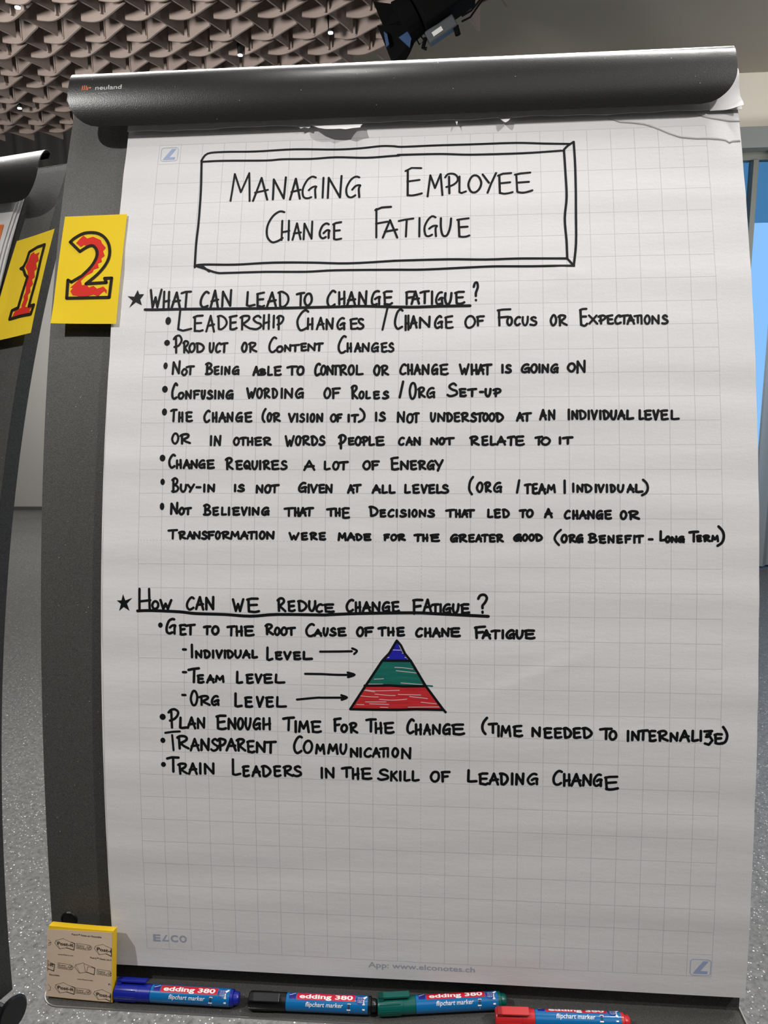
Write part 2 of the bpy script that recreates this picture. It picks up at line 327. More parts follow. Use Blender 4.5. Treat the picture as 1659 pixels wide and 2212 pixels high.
# ---------------------------------------------------------------- measured lettering: letter boxes in 0.1 mm on the sheet (u0,s0,u1,s1)
LINES=[
 ('title_first_line',20,"M-2130,403,-1919,744 A-1881,463,-1721,743 N-1667,473,-1520,735 A-1470,488,-1356,744 G-1331,473,-1179,738 I-1114,488,-1099,735 N-1058,472,-897,747 G-850,487,-697,739 E-202,401,-22,740 M42,488,200,751 P226,495,369,732 L374,527,452,728 O475,523,613,729 Y633,500,775,730 E794,511,950,746 E976,510,1152,742"),
 ('title_second_line',20,"C-1717,881,-1524,1242 H-1545,1000,-1460,1226 A-1420,1031,-1331,1225 N-1302,1020,-1202,1225 G-1126,1048,-1019,1218 E-979,1037,-889,1237 F-528,870,-354,1227 A-436,1027,-286,1226 T-266,1016,-113,1223 I-51,1009,-41,1224 G6,997,138,1227 U179,1021,292,1224 E360,1027,490,1237"),
 ('first_heading',22,"W-2966,1770,-2841,1973 H-2815,1793,-2751,1987 A-2716,1808,-2629,1975 T-2616,1796,-2513,1972 C-2404,1808,-2318,1983 A-2290,1796,-2207,1981 N-2164,1794,-2066,1979 L-1896,1816,-1808,1976 E-1784,1831,-1703,1982 A-1669,1824,-1575,1984 D-1551,1824,-1437,1989 T-1348,1840,-1270,1977 O-1267,1850,-1187,1978 C-1022,1821,-935,1991 H-897,1835,-833,1975 A-804,1842,-719,1985 N-682,1835,-599,1988 G-544,1831,-459,1986 E-418,1837,-326,1984 F-180,1846,-101,1986 A-121,1847,-43,1987 T-27,1849,61,1982 I92,1851,97,1991 G138,1859,205,1995 U231,1874,299,1991 E337,1861,434,1989 ?533,1765,575,1959"),
 ('leadership_line',21,"L-2641,2020,-2493,2236 E-2467,2074,-2365,2247 A-2323,2074,-2240,2254 D-2208,2078,-2103,2227 E-2073,2083,-1994,2233 R-1953,2083,-1842,2233 S-1832,2085,-1724,2235 H-1704,2077,-1641,2234 I-1598,2088,-1586,2220 P-1558,2092,-1487,2241 C-1339,2036,-1222,2251 H-1224,2124,-1170,2244 A-1123,2118,-1049,2248 N-1024,2128,-952,2248 G-904,2130,-828,2250 E-768,2138,-690,2249 S-690,2139,-627,2250 /-425,2025,-375,2265 C-297,2044,-215,2257 H-183,2110,-150,2269 A-131,2122,-64,2250 N-35,2127,75,2248 G127,2127,201,2254 E235,2129,313,2256 O443,2129,543,2256 F565,2135,636,2235 F781,2060,910,2242 O877,2147,927,2236 C956,2148,1010,2237 U1035,2149,1092,2238 S1114,2151,1178,2240 O1325,2136,1378,2247 R1402,2138,1485,2248 E1623,2070,1693,2252 X1713,2147,1794,2235 P1809,2149,1882,2237 E1897,2150,1954,2238 C1974,2152,2034,2240 T2025,2153,2111,2241 A2099,2154,2165,2242 T2171,2155,2240,2234 I2238,2156,2245,2244 O2272,2157,2324,2245 N2347,2158,2419,2246 S2447,2160,2502,2247"),
 ('product_line',21,"P-2678,2297,-2588,2487 R-2570,2357,-2509,2484 O-2502,2381,-2444,2478 D-2428,2382,-2344,2480 U-2280,2384,-2236,2481 C-2212,2385,-2162,2482 T-2159,2386,-2085,2483 O-1926,2384,-1875,2484 R-1852,2385,-1769,2485 C-1631,2333,-1558,2490 O-1547,2430,-1487,2491 N-1462,2416,-1399,2482 T-1390,2417,-1311,2483 E-1289,2402,-1233,2479 N-1213,2404,-1137,2481 T-1130,2405,-1058,2483 C-889,2328,-810,2510 H-793,2407,-753,2498 A-711,2408,-657,2499 N-633,2409,-562,2500 G-533,2411,-467,2501 E-433,2412,-376,2503 S-356,2413,-306,2504"),
 ('not_being_line',22,"N-2673,2580,-2596,2721 O-2569,2668,-2517,2733 T-2521,2637,-2441,2726 B-2310,2603,-2240,2728 E-2216,2646,-2168,2726 I-2137,2647,-2134,2727 N-2101,2648,-2048,2728 G-2016,2649,-1952,2729 A-1791,2651,-1737,2741 B-1721,2678,-1663,2738 L-1635,2653,-1592,2743 E-1566,2654,-1496,2744 T-1425,2652,-1328,2742 O-1321,2653,-1255,2743 C-1132,2625,-1079,2749 O-1067,2646,-1020,2743 N-1004,2647,-939,2744 T-949,2648,-876,2744 R-871,2648,-798,2745 O-776,2649,-720,2746 L-694,2651,-627,2747 O-506,2655,-451,2753 R-430,2656,-360,2754 C-233,2645,-175,2748 H-152,2646,-107,2749 A-83,2647,-26,2750 N-2,2648,68,2751 G100,2650,155,2752 E183,2651,263,2753 W389,2653,479,2755 H507,2654,562,2756 A577,2655,631,2757 T627,2656,713,2758 I825,2662,827,2742 S859,2663,912,2743 G1025,2659,1100,2741 O1120,2660,1177,2742 I1200,2661,1207,2743 N1232,2662,1295,2743 G1324,2663,1389,2744 O1493,2653,1563,2737 N1585,2626,1664,2751"),
 ('confusing_line',22,"C-2669,2827,-2618,2990 O-2598,2924,-2546,2988 N-2518,2903,-2461,2986 F-2432,2904,-2374,2987 U-2347,2904,-2312,2987 S-2284,2905,-2231,2988 I-2201,2905,-2198,2988 N-2164,2906,-2109,2989 G-2077,2907,-2011,2990 W-1856,2886,-1765,2984 O-1749,2887,-1695,2985 R-1673,2888,-1613,2985 D-1585,2889,-1532,2986 I-1487,2889,-1478,2987 N-1449,2890,-1368,2987 G-1331,2891,-1256,2988 O-1028,2891,-966,2993 F-941,2892,-866,2994 R-742,2864,-678,3002 O-659,2930,-613,3000 L-588,2930,-546,3001 E-507,2931,-451,3002 S-410,2932,-355,3003 /-235,2827,-201,2994 O-131,2841,-67,3008 R-42,2894,26,2995 G51,2895,125,2996 S260,2855,359,2983 E387,2911,448,2986 T470,2912,555,2987 -596,2944,625,2944 U652,2913,703,2988 P734,2914,807,2989"),
 ('the_change_line',22,"T-2676,3107,-2614,3230 H-2587,3136,-2547,3232 E-2510,3136,-2445,3232 C-2312,3120,-2254,3239 H-2220,3142,-2177,3237 A-2150,3143,-2083,3237 N-2061,3144,-2004,3238 G-1964,3144,-1903,3238 E-1870,3145,-1800,3239 (-1684,3105,-1652,3245 O-1629,3152,-1590,3238 R-1570,3152,-1498,3238 V-1399,3162,-1339,3242 I-1313,3162,-1311,3242 S-1282,3163,-1238,3242 I-1204,3163,-1202,3243 O-1170,3163,-1131,3243 N-1102,3164,-1043,3243 O-955,3170,-903,3244 F-887,3171,-843,3245 I-770,3175,-765,3245 T-736,3176,-668,3246 )-659,3109,-601,3251 I-481,3154,-478,3237 S-444,3154,-386,3238 N-255,3148,-185,3254 O-157,3171,-99,3260 T-90,3162,-35,3254 U90,3163,135,3247 N162,3163,232,3247 D253,3164,309,3248 E332,3164,385,3248 R404,3165,478,3249 S503,3166,554,3249 T563,3166,626,3250 O629,3170,674,3246 O692,3171,742,3247 D760,3167,829,3251 A973,3169,1032,3248 T1035,3169,1115,3249 A1208,3139,1265,3236 N1295,3140,1354,3237 I1493,3136,1500,3235 N1530,3148,1583,3233 D1601,3148,1665,3233 I1692,3149,1700,3234 V1727,3149,1779,3234 I1810,3150,1813,3234 D1840,3150,1896,3235 U1919,3151,1969,3235 A1990,3151,2052,3236 L2076,3152,2138,3236 L2201,3150,2237,3239 E2254,3150,2316,3240 V2339,3151,2389,3240 E2412,3152,2480,3241 L2513,3152,2586,3241"),
 ('or_in_other_words_line',22,"O-2654,3364,-2589,3469 R-2566,3372,-2461,3469 I-2235,3393,-2229,3489 N-2194,3393,-2129,3490 O-1984,3412,-1932,3488 T-1916,3412,-1855,3488 H-1837,3412,-1784,3488 E-1759,3413,-1690,3488 R-1669,3413,-1588,3489 W-1432,3396,-1345,3500 O-1323,3399,-1274,3490 R-1253,3400,-1179,3490 D-1158,3400,-1097,3490 S-1074,3401,-1019,3491 P-870,3388,-795,3525 E-766,3419,-711,3486 O-693,3409,-639,3493 P-625,3409,-565,3493 L-549,3409,-500,3493 E-478,3410,-396,3494 C-240,3417,-189,3492 A-161,3417,-104,3492 N-82,3417,-19,3492 N94,3424,160,3488 O181,3424,229,3488 T238,3425,326,3489 R495,3410,581,3494 E617,3410,674,3495 L704,3411,751,3495 A773,3411,852,3495 T879,3412,944,3496 E957,3412,1043,3496 T1161,3416,1226,3492 O1219,3423,1303,3495 I1405,3422,1408,3484 T1435,3422,1531,3484"),
 ('change_requires_line',22,"C-2681,3590,-2618,3725 H-2597,3649,-2551,3732 A-2521,3650,-2459,3732 N-2438,3650,-2376,3732 G-2354,3650,-2293,3732 E-2267,3650,-2195,3732 R-2066,3629,-1992,3744 E-1955,3659,-1891,3744 Q-1870,3659,-1803,3744 U-1782,3659,-1729,3744 I-1701,3659,-1696,3744 R-1667,3659,-1598,3744 E-1576,3659,-1502,3744 S-1475,3659,-1416,3744 A-1230,3661,-1126,3754 L-1016,3668,-961,3747 O-925,3668,-869,3747 T-858,3669,-770,3747 O-608,3663,-540,3746 F-519,3663,-449,3746 E-318,3627,-245,3749 N-218,3661,-141,3746 E-116,3661,-58,3746 R-36,3662,37,3746 G59,3662,122,3746 Y137,3656,212,3762"),
 ('buy_in_line',22,"B-2645,3843,-2577,3985 U-2551,3909,-2493,3982 Y-2474,3909,-2407,3982 --2380,3936,-2338,3936 I-2299,3909,-2292,3981 N-2255,3909,-2188,3981 I-1968,3911,-1960,3977 S-1930,3911,-1868,3977 N-1734,3914,-1668,3990 O-1642,3913,-1586,3990 T-1581,3913,-1501,3990 G-1284,3890,-1209,3982 I-1183,3908,-1177,3989 V-1154,3908,-1093,3989 E-1070,3908,-1015,3989 N-997,3908,-934,3989 A-765,3913,-708,3991 T-706,3911,-634,3981 A-508,3915,-434,3992 L-407,3915,-361,3992 L-334,3915,-280,3992 L-172,3911,-122,3991 E-91,3911,-30,3991 V-1,3911,51,3991 E72,3911,131,3991 L156,3910,201,3991 S210,3910,271,3991 (484,3829,525,4007 O566,3886,620,3979 R647,3886,706,3979 G740,3886,811,3979 /972,3862,994,3987 T1051,3901,1107,3994 E1128,3901,1175,3994 A1192,3901,1254,3994 M1279,3908,1353,3983 I1447,3864,1454,3990 I1528,3895,1545,3977 N1577,3907,1630,3980 D1650,3907,1718,3979 I1758,3907,1765,3979 V1788,3907,1838,3979 I1867,3907,1875,3979 D1906,3907,1950,3979 U1979,3907,2035,3979 A2074,3907,2132,3979 L2156,3907,2219,3979 )2217,3855,2275,4013"),
 ('not_believing_line',22,"N-2651,4100,-2580,4220 O-2559,4156,-2510,4222 T-2500,4156,-2433,4222 B-2295,4122,-2223,4228 E-2196,4152,-2140,4226 L-2102,4152,-2057,4226 I-2027,4152,-2021,4226 E-1982,4152,-1915,4225 V-1886,4151,-1833,4225 I-1807,4151,-1801,4225 N-1772,4151,-1705,4224 G-1670,4151,-1600,4224 T-1434,4153,-1341,4234 H-1322,4152,-1283,4233 A-1267,4152,-1210,4233 T-1208,4152,-1131,4233 T-983,4158,-902,4232 H-893,4158,-848,4232 E-823,4153,-751,4253 D-539,4136,-457,4230 E-429,4170,-375,4237 C-344,4169,-290,4237 I-259,4169,-254,4236 S-219,4169,-162,4236 I-130,4169,-126,4236 O-96,4169,-51,4236 N-23,4168,40,4235 S67,4168,128,4235 T253,4167,332,4236 H349,4167,394,4236 A415,4167,466,4236 T459,4167,537,4236 L677,4162,722,4239 E745,4162,801,4239 D826,4162,888,4239 T1001,4165,1059,4236 O1071,4164,1128,4235 A1252,4155,1320,4236 C1451,4172,1500,4249 H1534,4172,1577,4249 A1600,4172,1659,4249 N1681,4171,1742,4248 G1766,4171,1825,4248 E1850,4171,1910,4247 O2006,4174,2060,4252 R2087,4173,2185,4251"),
 ('transformation_line',22,"T-2675,4388,-2580,4480 R-2559,4407,-2488,4480 A-2466,4407,-2413,4479 N-2397,4406,-2333,4479 S-2310,4406,-2257,4478 F-2241,4405,-2181,4478 O-2162,4405,-2119,4477 R-2096,4405,-2015,4477 M-1997,4404,-1916,4476 A-1892,4403,-1823,4475 T-1814,4403,-1744,4475 I-1728,4403,-1725,4475 O-1691,4402,-1641,4474 N-1616,4402,-1543,4474 W-1375,4414,-1281,4480 E-1249,4413,-1190,4479 R-1158,4412,-1089,4479 E-1062,4412,-1001,4478 M-860,4413,-786,4482 A-764,4413,-696,4481 D-678,4422,-620,4481 E-595,4422,-528,4480 F-383,4424,-334,4481 O-313,4424,-261,4481 R-242,4423,-173,4480 T-71,4422,-1,4488 H16,4422,61,4487 E96,4421,179,4486 G302,4422,365,4491 R384,4422,461,4490 E484,4421,538,4490 A559,4421,609,4489 T619,4420,675,4489 E693,4420,746,4488 R765,4419,829,4488 G942,4416,1012,4477 O1030,4415,1075,4477 O1096,4415,1140,4476 D1159,4414,1219,4476 (1347,4367,1412,4516 O1420,4416,1470,4488 R1494,4416,1556,4488 G1571,4415,1626,4487 B1689,4405,1768,4489 E1795,4423,1853,4491 N1884,4422,1938,4490 E1969,4422,2018,4490 F2050,4421,2106,4489 I2138,4421,2142,4489 T2156,4420,2224,4488 -2283,4455,2317,4455 L2394,4376,2440,4466 O2448,4427,2485,4481 N2505,4427,2553,4481 G2572,4426,2622,4480 T2679,4376,2760,4472 E2753,4417,2792,4469 R2816,4416,2875,4469 M2897,4416,2954,4468 )2949,4321,3012,4511"),
 ('second_heading',23,"H-2989,5009,-2866,5239 O-2843,5142,-2778,5224 W-2753,5127,-2638,5222 C-2469,5096,-2394,5223 A-2367,5094,-2291,5221 N-2261,5093,-2178,5220 W-1970,5110,-1862,5232 E-1821,5101,-1697,5241 R-1498,5097,-1416,5228 E-1384,5123,-1317,5224 D-1283,5121,-1195,5222 U-1166,5120,-1101,5221 C-1091,5152,-1026,5230 E-1003,5151,-909,5228 C-774,5100,-705,5219 H-680,5124,-630,5221 A-603,5122,-528,5220 N-505,5121,-427,5218 G-397,5120,-328,5217 E-299,5118,-230,5216 F-83,5091,10,5234 A25,5085,103,5218 T111,5136,177,5224 I194,5135,203,5223 G228,5134,298,5222 U325,5133,381,5221 E410,5132,487,5220 ?580,5033,669,5211"),
 ('get_to_line',23,"G-2690,5327,-2596,5481 E-2544,5388,-2482,5490 T-2480,5386,-2383,5489 T-2285,5401,-2216,5483 O-2197,5400,-2129,5481 T-2031,5397,-1953,5492 H-1937,5396,-1879,5491 E-1849,5394,-1753,5489 R-1626,5369,-1548,5474 O-1528,5403,-1479,5478 O-1459,5402,-1402,5477 T-1393,5401,-1316,5476 C-1197,5357,-1114,5484 A-1107,5420,-1040,5479 U-1013,5401,-970,5476 S-944,5400,-887,5474 E-861,5398,-785,5473 O-664,5389,-600,5474 F-580,5388,-501,5473 T-440,5386,-364,5466 H-341,5384,-284,5464 E-247,5383,-176,5463 C-53,5385,10,5468 H40,5384,96,5466 A122,5383,189,5465 N212,5381,282,5463 E302,5379,396,5462 F553,5361,651,5475 A631,5397,704,5476 T719,5396,800,5475 I829,5394,835,5473 G871,5393,948,5472 U970,5392,1032,5471 E1054,5390,1151,5469"),
 ('individual_level_line',23,"--2512,5650,-2483,5650 I-2421,5598,-2412,5731 N-2375,5660,-2313,5734 D-2286,5658,-2225,5732 I-2191,5657,-2186,5731 V-2153,5655,-2094,5730 I-2064,5654,-2059,5729 D-2038,5653,-1978,5728 U-1953,5652,-1891,5726 A-1866,5650,-1798,5724 L-1770,5648,-1720,5723 L-1612,5614,-1555,5743 E-1519,5660,-1458,5731 V-1426,5658,-1361,5730 E-1328,5657,-1261,5728 L-1229,5654,-1139,5726"),
 ('team_level_line',23,"--2514,5891,-2481,5891 T-2452,5848,-2340,5996 E-2355,5919,-2294,5996 A-2253,5917,-2185,5993 M-2160,5922,-2077,5983 L-1935,5876,-1878,5992 E-1831,5901,-1763,5987 V-1733,5899,-1671,5985 E-1645,5897,-1559,5983 L-1526,5894,-1428,5980"),
 ('org_level_line',23,"--2523,6134,-2489,6134 O-2431,6086,-2362,6244 R-2336,6139,-2229,6236 G-2206,6137,-2133,6233 L-1955,6103,-1886,6243 E-1847,6142,-1774,6244 V-1721,6139,-1655,6240 E-1623,6137,-1550,6238 L-1511,6134,-1411,6235"),
 ('plan_line',23,"P-2677,6291,-2570,6485 L-2555,6379,-2487,6491 A-2467,6376,-2390,6489 N-2363,6374,-2287,6486 E-2154,6347,-2055,6486 N-2029,6370,-1952,6486 O-1928,6368,-1873,6484 U-1845,6366,-1791,6481 G-1760,6363,-1689,6479 H-1657,6361,-1582,6476 T-1444,6349,-1327,6483 I-1315,6386,-1305,6498 M-1274,6384,-1175,6495 E-1142,6381,-1045,6492 F-903,6345,-838,6476 O-829,6408,-770,6483 R-737,6386,-663,6487 T-566,6340,-470,6469 H-471,6379,-410,6483 E-378,6376,-282,6480 C-142,6334,-75,6477 H-53,6384,1,6484 A33,6381,94,6482 N122,6379,200,6479 G230,6376,298,6476 E322,6373,443,6473 (627,6296,675,6465 T696,6354,777,6448 I792,6378,797,6482 M825,6376,912,6480 E948,6373,1034,6476 N1135,6381,1216,6474 E1256,6388,1330,6483 E1360,6385,1430,6480 D1451,6383,1524,6478 E1549,6380,1618,6475 D1642,6377,1728,6472 T1816,6375,1928,6480 O1910,6398,1975,6484 I2089,6394,2094,6494 N2130,6392,2199,6484 T2193,6384,2284,6479 E2299,6387,2363,6487 R2387,6385,2481,6484 N2510,6400,2579,6483 A2603,6379,2690,6478 L2721,6376,2777,6475 I2803,6374,2807,6473 Z2840,6372,2917,6508 E2938,6401,3016,6496 )3012,6331,3061,6497"),
 ('transparent_line',23,"R-2585,6577,-2464,6713 A-2441,6603,-2355,6727 N-2328,6600,-2240,6723 S-2217,6597,-2148,6720 P-2148,6595,-2061,6718 A-2049,6592,-1956,6715 R-1940,6589,-1851,6712 E-1828,6610,-1755,6726 N-1728,6612,-1636,6725 T-1640,6609,-1521,6725 C-1330,6543,-1246,6720 O-1226,6588,-1137,6717 M-1096,6624,-1008,6720 M-965,6620,-870,6716 U-839,6617,-777,6712 N-729,6653,-657,6742 I-629,6651,-625,6740 C-587,6649,-519,6737 A-497,6646,-430,6735 T-423,6644,-351,6732 I-345,6642,-339,6731 O-295,6640,-236,6729 N-196,6633,-106,6745"),
 ('train_line',23,"T-2697,6807,-2571,6966 R-2577,6871,-2482,6981 A-2462,6868,-2379,6978 I-2342,6865,-2335,6975 N-2292,6862,-2189,6972 L-1990,6813,-1906,6976 E-1878,6879,-1814,6986 A-1775,6876,-1696,6982 D-1674,6872,-1584,6979 E-1545,6868,-1475,6975 R-1444,6865,-1348,6971 S-1338,6862,-1257,6968 I-1042,6873,-1031,6980 N-996,6871,-908,6978 T-824,6861,-729,6961 H-711,6869,-651,6979 E-617,6865,-519,6976 S-443,6873,-339,6978 K-315,6889,-247,6985 I-216,6887,-211,6982 L-171,6884,-116,6980 L-88,6882,-23,6977 O103,6879,189,6981 F217,6876,294,6977 L486,6850,571,6971 E602,6881,691,6993 A706,6878,794,6990 D816,6874,891,6986 I934,6872,941,6983 N979,6869,1053,6981 G1096,6865,1193,6976 C1352,6831,1436,6974 H1460,6860,1519,6980 A1540,6857,1627,6977 N1654,6854,1735,6973 G1760,6850,1836,6970 E1870,6869,2001,7004"),
]
FREE={
 'title_frame':(22,[[-2499,224,-2437,132,-2248,117,-1889,126,-1448,116,-982,138,-703,133,-480,115,-343,122,-243,134,110,131,504,133,982,133,1298,154,1569,170],[-2498,237,-2254,233,-1768,249,-1570,240,-1259,248,-979,238,-643,257,-366,246,-278,243],[-293,234,169,240,504,261,1052,266,1474,250],[-2496,224,-2480,512,-2474,930,-2486,1230,-2490,1517],[-2491,1498,-2387,1488,-2038,1497,-1624,1484,-1212,1494,-803,1513,-344,1498,-280,1496,261,1494,656,1506,1020,1503,1505,1515],[-2491,1498,-2384,1534,-2242,1586,-2117,1591,-1702,1589,-1263,1599,-936,1590,-343,1598,7,1604,501,1590,768,1585,1130,1593,1572,1598],[-2414,1497,-2370,1535,-2326,1569],[1502,246,1509,484,1515,805,1490,1055,1502,1316,1505,1515],[1609,145,1615,488,1608,965,1599,1349,1570,1596],[1492,254,1539,197,1609,145],[1505,1515,1572,1601]]),
 'heading_underline':(27,[[-3016,1995,-2886,1998,-2564,1997,-1972,2003,-1504,2005,-1190,2003,-770,2001,-856,2000,-620,2001,-138,2021,185,2017,493,2017]]),
 'second_underline':(27,[[-3004,5248,-2858,5242,-2545,5251,-2375,5267,-2065,5272,-1784,5286,-1506,5264,-1035,5262,-960,5259,-668,5243,-90,5226,196,5234,684,5252]]),
 'arrow_one':(20,[[-1050,5646,-886,5642,-718,5636],[-714,5606,-665,5630,-694,5664]]),
 'arrow_two':(20,[[-1208,5881,-1035,5880,-886,5884,-711,5882],[-761,5858,-689,5880,-758,5906]]),
 'arrow_three':(20,[[-1296,6155,-1091,6131,-1019,6129,-792,6123],[-828,6098,-770,6121,-825,6146]]),
 'transparent_t':(23,[[-2641,6569,-2628,6732],[-2715,6547,-2634,6533,-2556,6527]]),
 'triangle_outline':(22,[[-251,5517,-327,5647,-403,5731,-584,6008,-734,6242],[-251,5517,-209,5565,-167,5650,-105,5726,47,5980,227,6219,253,6248],[-734,6242,-500,6241,-257,6237,-49,6226,227,6225],[-396,5726,-105,5723],[-584,5992,-326,5984,-187,5990,40,5983]]),
 'green_overshoot':(14,[[58,5978,116,5982]]),
 'streaks':(6,[[-573,6037,-465,6044,-222,6033],[-640,6100,-535,6108,-441,6108],[-479,6079,-326,6089,-264,6088],[-236,6077,-1,6077],[-577,6163,-361,6158],[-535,6182,-333,6183],[-430,6134,-291,6138,-146,6124],[-118,6095,68,6112],[0,6152,158,6165],[-668,6192,-591,6192],[-423,6215,-340,6216],[-271,5795,-188,5797,-84,5809],[-257,5829,-153,5838,-43,5849],[-486,5923,-387,5916],[-549,5975,-396,5972],[-208,5956,13,5968],[-296,5615,-202,5616],[-195,5645,-171,5652],[-347,5696,-330,5692],[-167,5689,-147,5693],[-605,6040,-479,6056],[-132,6207,186,6196]]),
}
POLY={
 'star_one':[-3111,1768,-3090,1818,-3036,1818,-3076,1878,-3054,1945,-3123,1909,-3194,1969,-3160,1893,-3221,1838,-3145,1845],
 'star_two':[-3163,5074,-3137,5139,-3061,5111,-3119,5173,-3091,5248,-3155,5209,-3205,5250,-3185,5177,-3231,5140,-3179,5139],
 'blue_band':[-249,5527,-202,5623,-129,5726,-392,5731,-327,5640],
 'green_band':[-392,5731,-115,5726,-36,5856,47,5983,-577,5990,-486,5859],
 'red_band':[-580,5997,44,5983,220,6223,-731,6245,-647,6100],
 'note_two':[-4004,887,-3290,877,-3315,2165,-4052,2146],
 'two_outline':[-3911,1199,-3861,1151,-3758,1097,-3624,1098,-3525,1153,-3461,1253,-3447,1378,-3485,1487,-3569,1595,-3688,1698,-3456,1689,-3480,1640,-3400,1639,-3411,1862,-3895,1859,-3898,1649,-3856,1673,-3742,1604,-3644,1497,-3592,1388,-3599,1305,-3651,1250,-3716,1267,-3790,1316],
 'two_fill':[-3842,1214,-3806,1166,-3767,1125,-3719,1162,-3653,1142,-3605,1165,-3560,1187,-3546,1222,-3495,1279,-3525,1320,-3500,1376,-3538,1403,-3528,1445,-3573,1464,-3556,1513,-3614,1532,-3625,1566,-3689,1599,-3751,1659,-3733,1713,-3680,1708,-3651,1742,-3600,1723,-3557,1758,-3486,1735,-3443,1780,-3444,1821,-3476,1786,-3513,1819,-3538,1846,-3592,1824,-3670,1843,-3722,1865,-3777,1834,-3831,1826,-3861,1778,-3831,1738,-3865,1738,-3790,1665,-3754,1618,-3692,1564,-3641,1524,-3618,1491,-3601,1443,-3586,1388,-3603,1304,-3631,1248,-3679,1233,-3718,1253,-3752,1238,-3784,1261],
 'tear_long':[1972,-136,2032,-115,2101,-78,2220,-64,2359,-38,2427,-11,2514,32,2591,77,2658,110,2725,140,2901,167,2999,168,3125,184,3192,199,3228,233,3259,216,3342,214],
 'tear_short':[2922,-142,2979,-109,3066,-79,3134,-66,3240,-37,3357,-30],
 'flap':[-1272,-169,-686,-144,-703,-84,-702,-46,-795,-34,-860,-11,-927,-34,-983,-31,-1087,-40,-1173,-77],
 'flap_small':[-1438,-171,-1272,-169,-1274,-120,-1288,-106,-1336,-128,-1378,-108],
 'flap_v':[805,-178,950,-171,911,-94,877,-59,851,-88],
 'flap_thin':[326,-175,369,-165,359,-110,351,-66,342,-111],
}
BULLETS=[(-2750,2127,31,45),(-2751,2372,32,33),(-2754,2628,24,38),(-2750,2885,31,37),(-2747,3131,28,39),(-2753,3626,31,36),(-2749,3879,24,34),(-2749,4140,25,39),(-2755,5395,25,28),(-2741,6375,33,33),(-2743,6629,27,29),(-2739,6888,27,27)]
NOTE1O=[3256,492,3376,437,3496,415,3492,627,3497,845,3467,1225,3551,1213,3529,1330,3363,1344,3175,1377,3185,1266,3284,1232,3302,1050,3329,835,3280,801,3228,727,3173,708,3216,687,3243,610]
NOTE1F=[3290,526,3336,498,3366,532,3439,513,3423,560,3462,625,3422,654,3465,735,3425,763,3458,843,3418,871,3455,935,3419,979,3440,1041,3405,1070,3422,1132,3400,1229,3520,1242,3489,1271,3516,1302,3359,1329,3211,1363,3237,1276,3343,1235,3335,1204,3353,1129,3335,1097,3357,1037,3336,928,3344,851,3306,756,3249,697,3268,627]

# ---------------------------------------------------------------- materials
M_floor = mat('terrazzo', (.2, .2, .2), .38)
def mk_floor():
    m = M_floor; tc = nd(m, 'ShaderNodeTexCoord'); co = tc.outputs['Object']
    v = nd(m, 'ShaderNodeTexVoronoi', i_Scale=190.0); ln(m, co, v.inputs['Vector'])
    v2 = nd(m, 'ShaderNodeTexVoronoi', i_Scale=85.0); ln(m, co, v2.inputs['Vector'])
    n = nd(m, 'ShaderNodeTexNoise', i_Scale=60.0, i_Detail=6.0, i_Roughness=.7); ln(m, co, n.inputs['Vector'])
    n2 = nd(m, 'ShaderNodeTexNoise', i_Scale=2.2, i_Detail=3.0); ln(m, co, n2.inputs['Vector'])
    sep = nd(m, 'ShaderNodeSeparateColor'); ln(m, v.outputs['Color'], sep.inputs[0])
    sep2 = nd(m, 'ShaderNodeSeparateColor'); ln(m, v2.outputs['Color'], sep2.inputs[0])
    base = nd(m, 'ShaderNodeValToRGB'); base.color_ramp.elements[0].position = .3; base.color_ramp.elements[1].position = .75
    base.color_ramp.elements[0].color = (.06, .06, .058, 1); base.color_ramp.elements[1].color = (.27, .27, .265, 1)
    ln(m, n.outputs['Fac'], base.inputs[0])
    g = mixcol(m, mth(m, 'MULTIPLY', sep.outputs[1], .5), base.outputs[0], (.22, .22, .215))
    w1 = mth(m, 'MULTIPLY', mth(m, 'GREATER_THAN', sep.outputs[0], .88), mth(m, 'LESS_THAN', v.outputs['Distance'], .34))
    w2 = mth(m, 'MULTIPLY', mth(m, 'GREATER_THAN', sep2.outputs[0], .95), mth(m, 'LESS_THAN', v2.outputs['Distance'], .2))  # pale chips; the floor's glints are painted in as white spots too
    c1 = mixcol(m, w1, g, (.72, .72, .70)); c2 = mixcol(m, w2, c1, (.95, .95, .93))
    dk = mth(m, 'GREATER_THAN', sep.outputs[2], .93); c3 = mixcol(m, mth(m, 'MULTIPLY', dk, .25), c2, (.05, .05, .05))
    ln(m, c3, bsdf(m).inputs['Base Color'])
    r = mth(m, 'ADD', mth(m, 'MULTIPLY', n2.outputs['Fac'], .25), .25); ln(m, r, bsdf(m).inputs['Roughness'])
mk_floor()
def plaster(name, col, rough=.85):
    m = mat(name, col, rough); add_bump(m, 40, .25, .002); return m
M_wall = plaster('pale_wall', (.50, .49, .46)); M_ceil = plaster('dark_ceiling', (.12, .11, .10)); M_soffit = plaster('taupe_soffit', (.30, .275, .23))
M_wallr = plaster('cream_wall', (.66, .62, .54)); M_head = plaster('grey_window_head', (.20, .22, .215), .6)
M_base = mat('dark_baseboard', (.10, .10, .095), .6)
M_frame = mat('grey_window_frame', (.16, .17, .15), .45, .3)
M_felt = mat('brown_felt', (.25, .20, .175), .95); add_bump(M_felt, 300, .5, .001)
M_board = mat('grey_powder_coat', (.078, .077, .073), .55, .15, spec=.4)
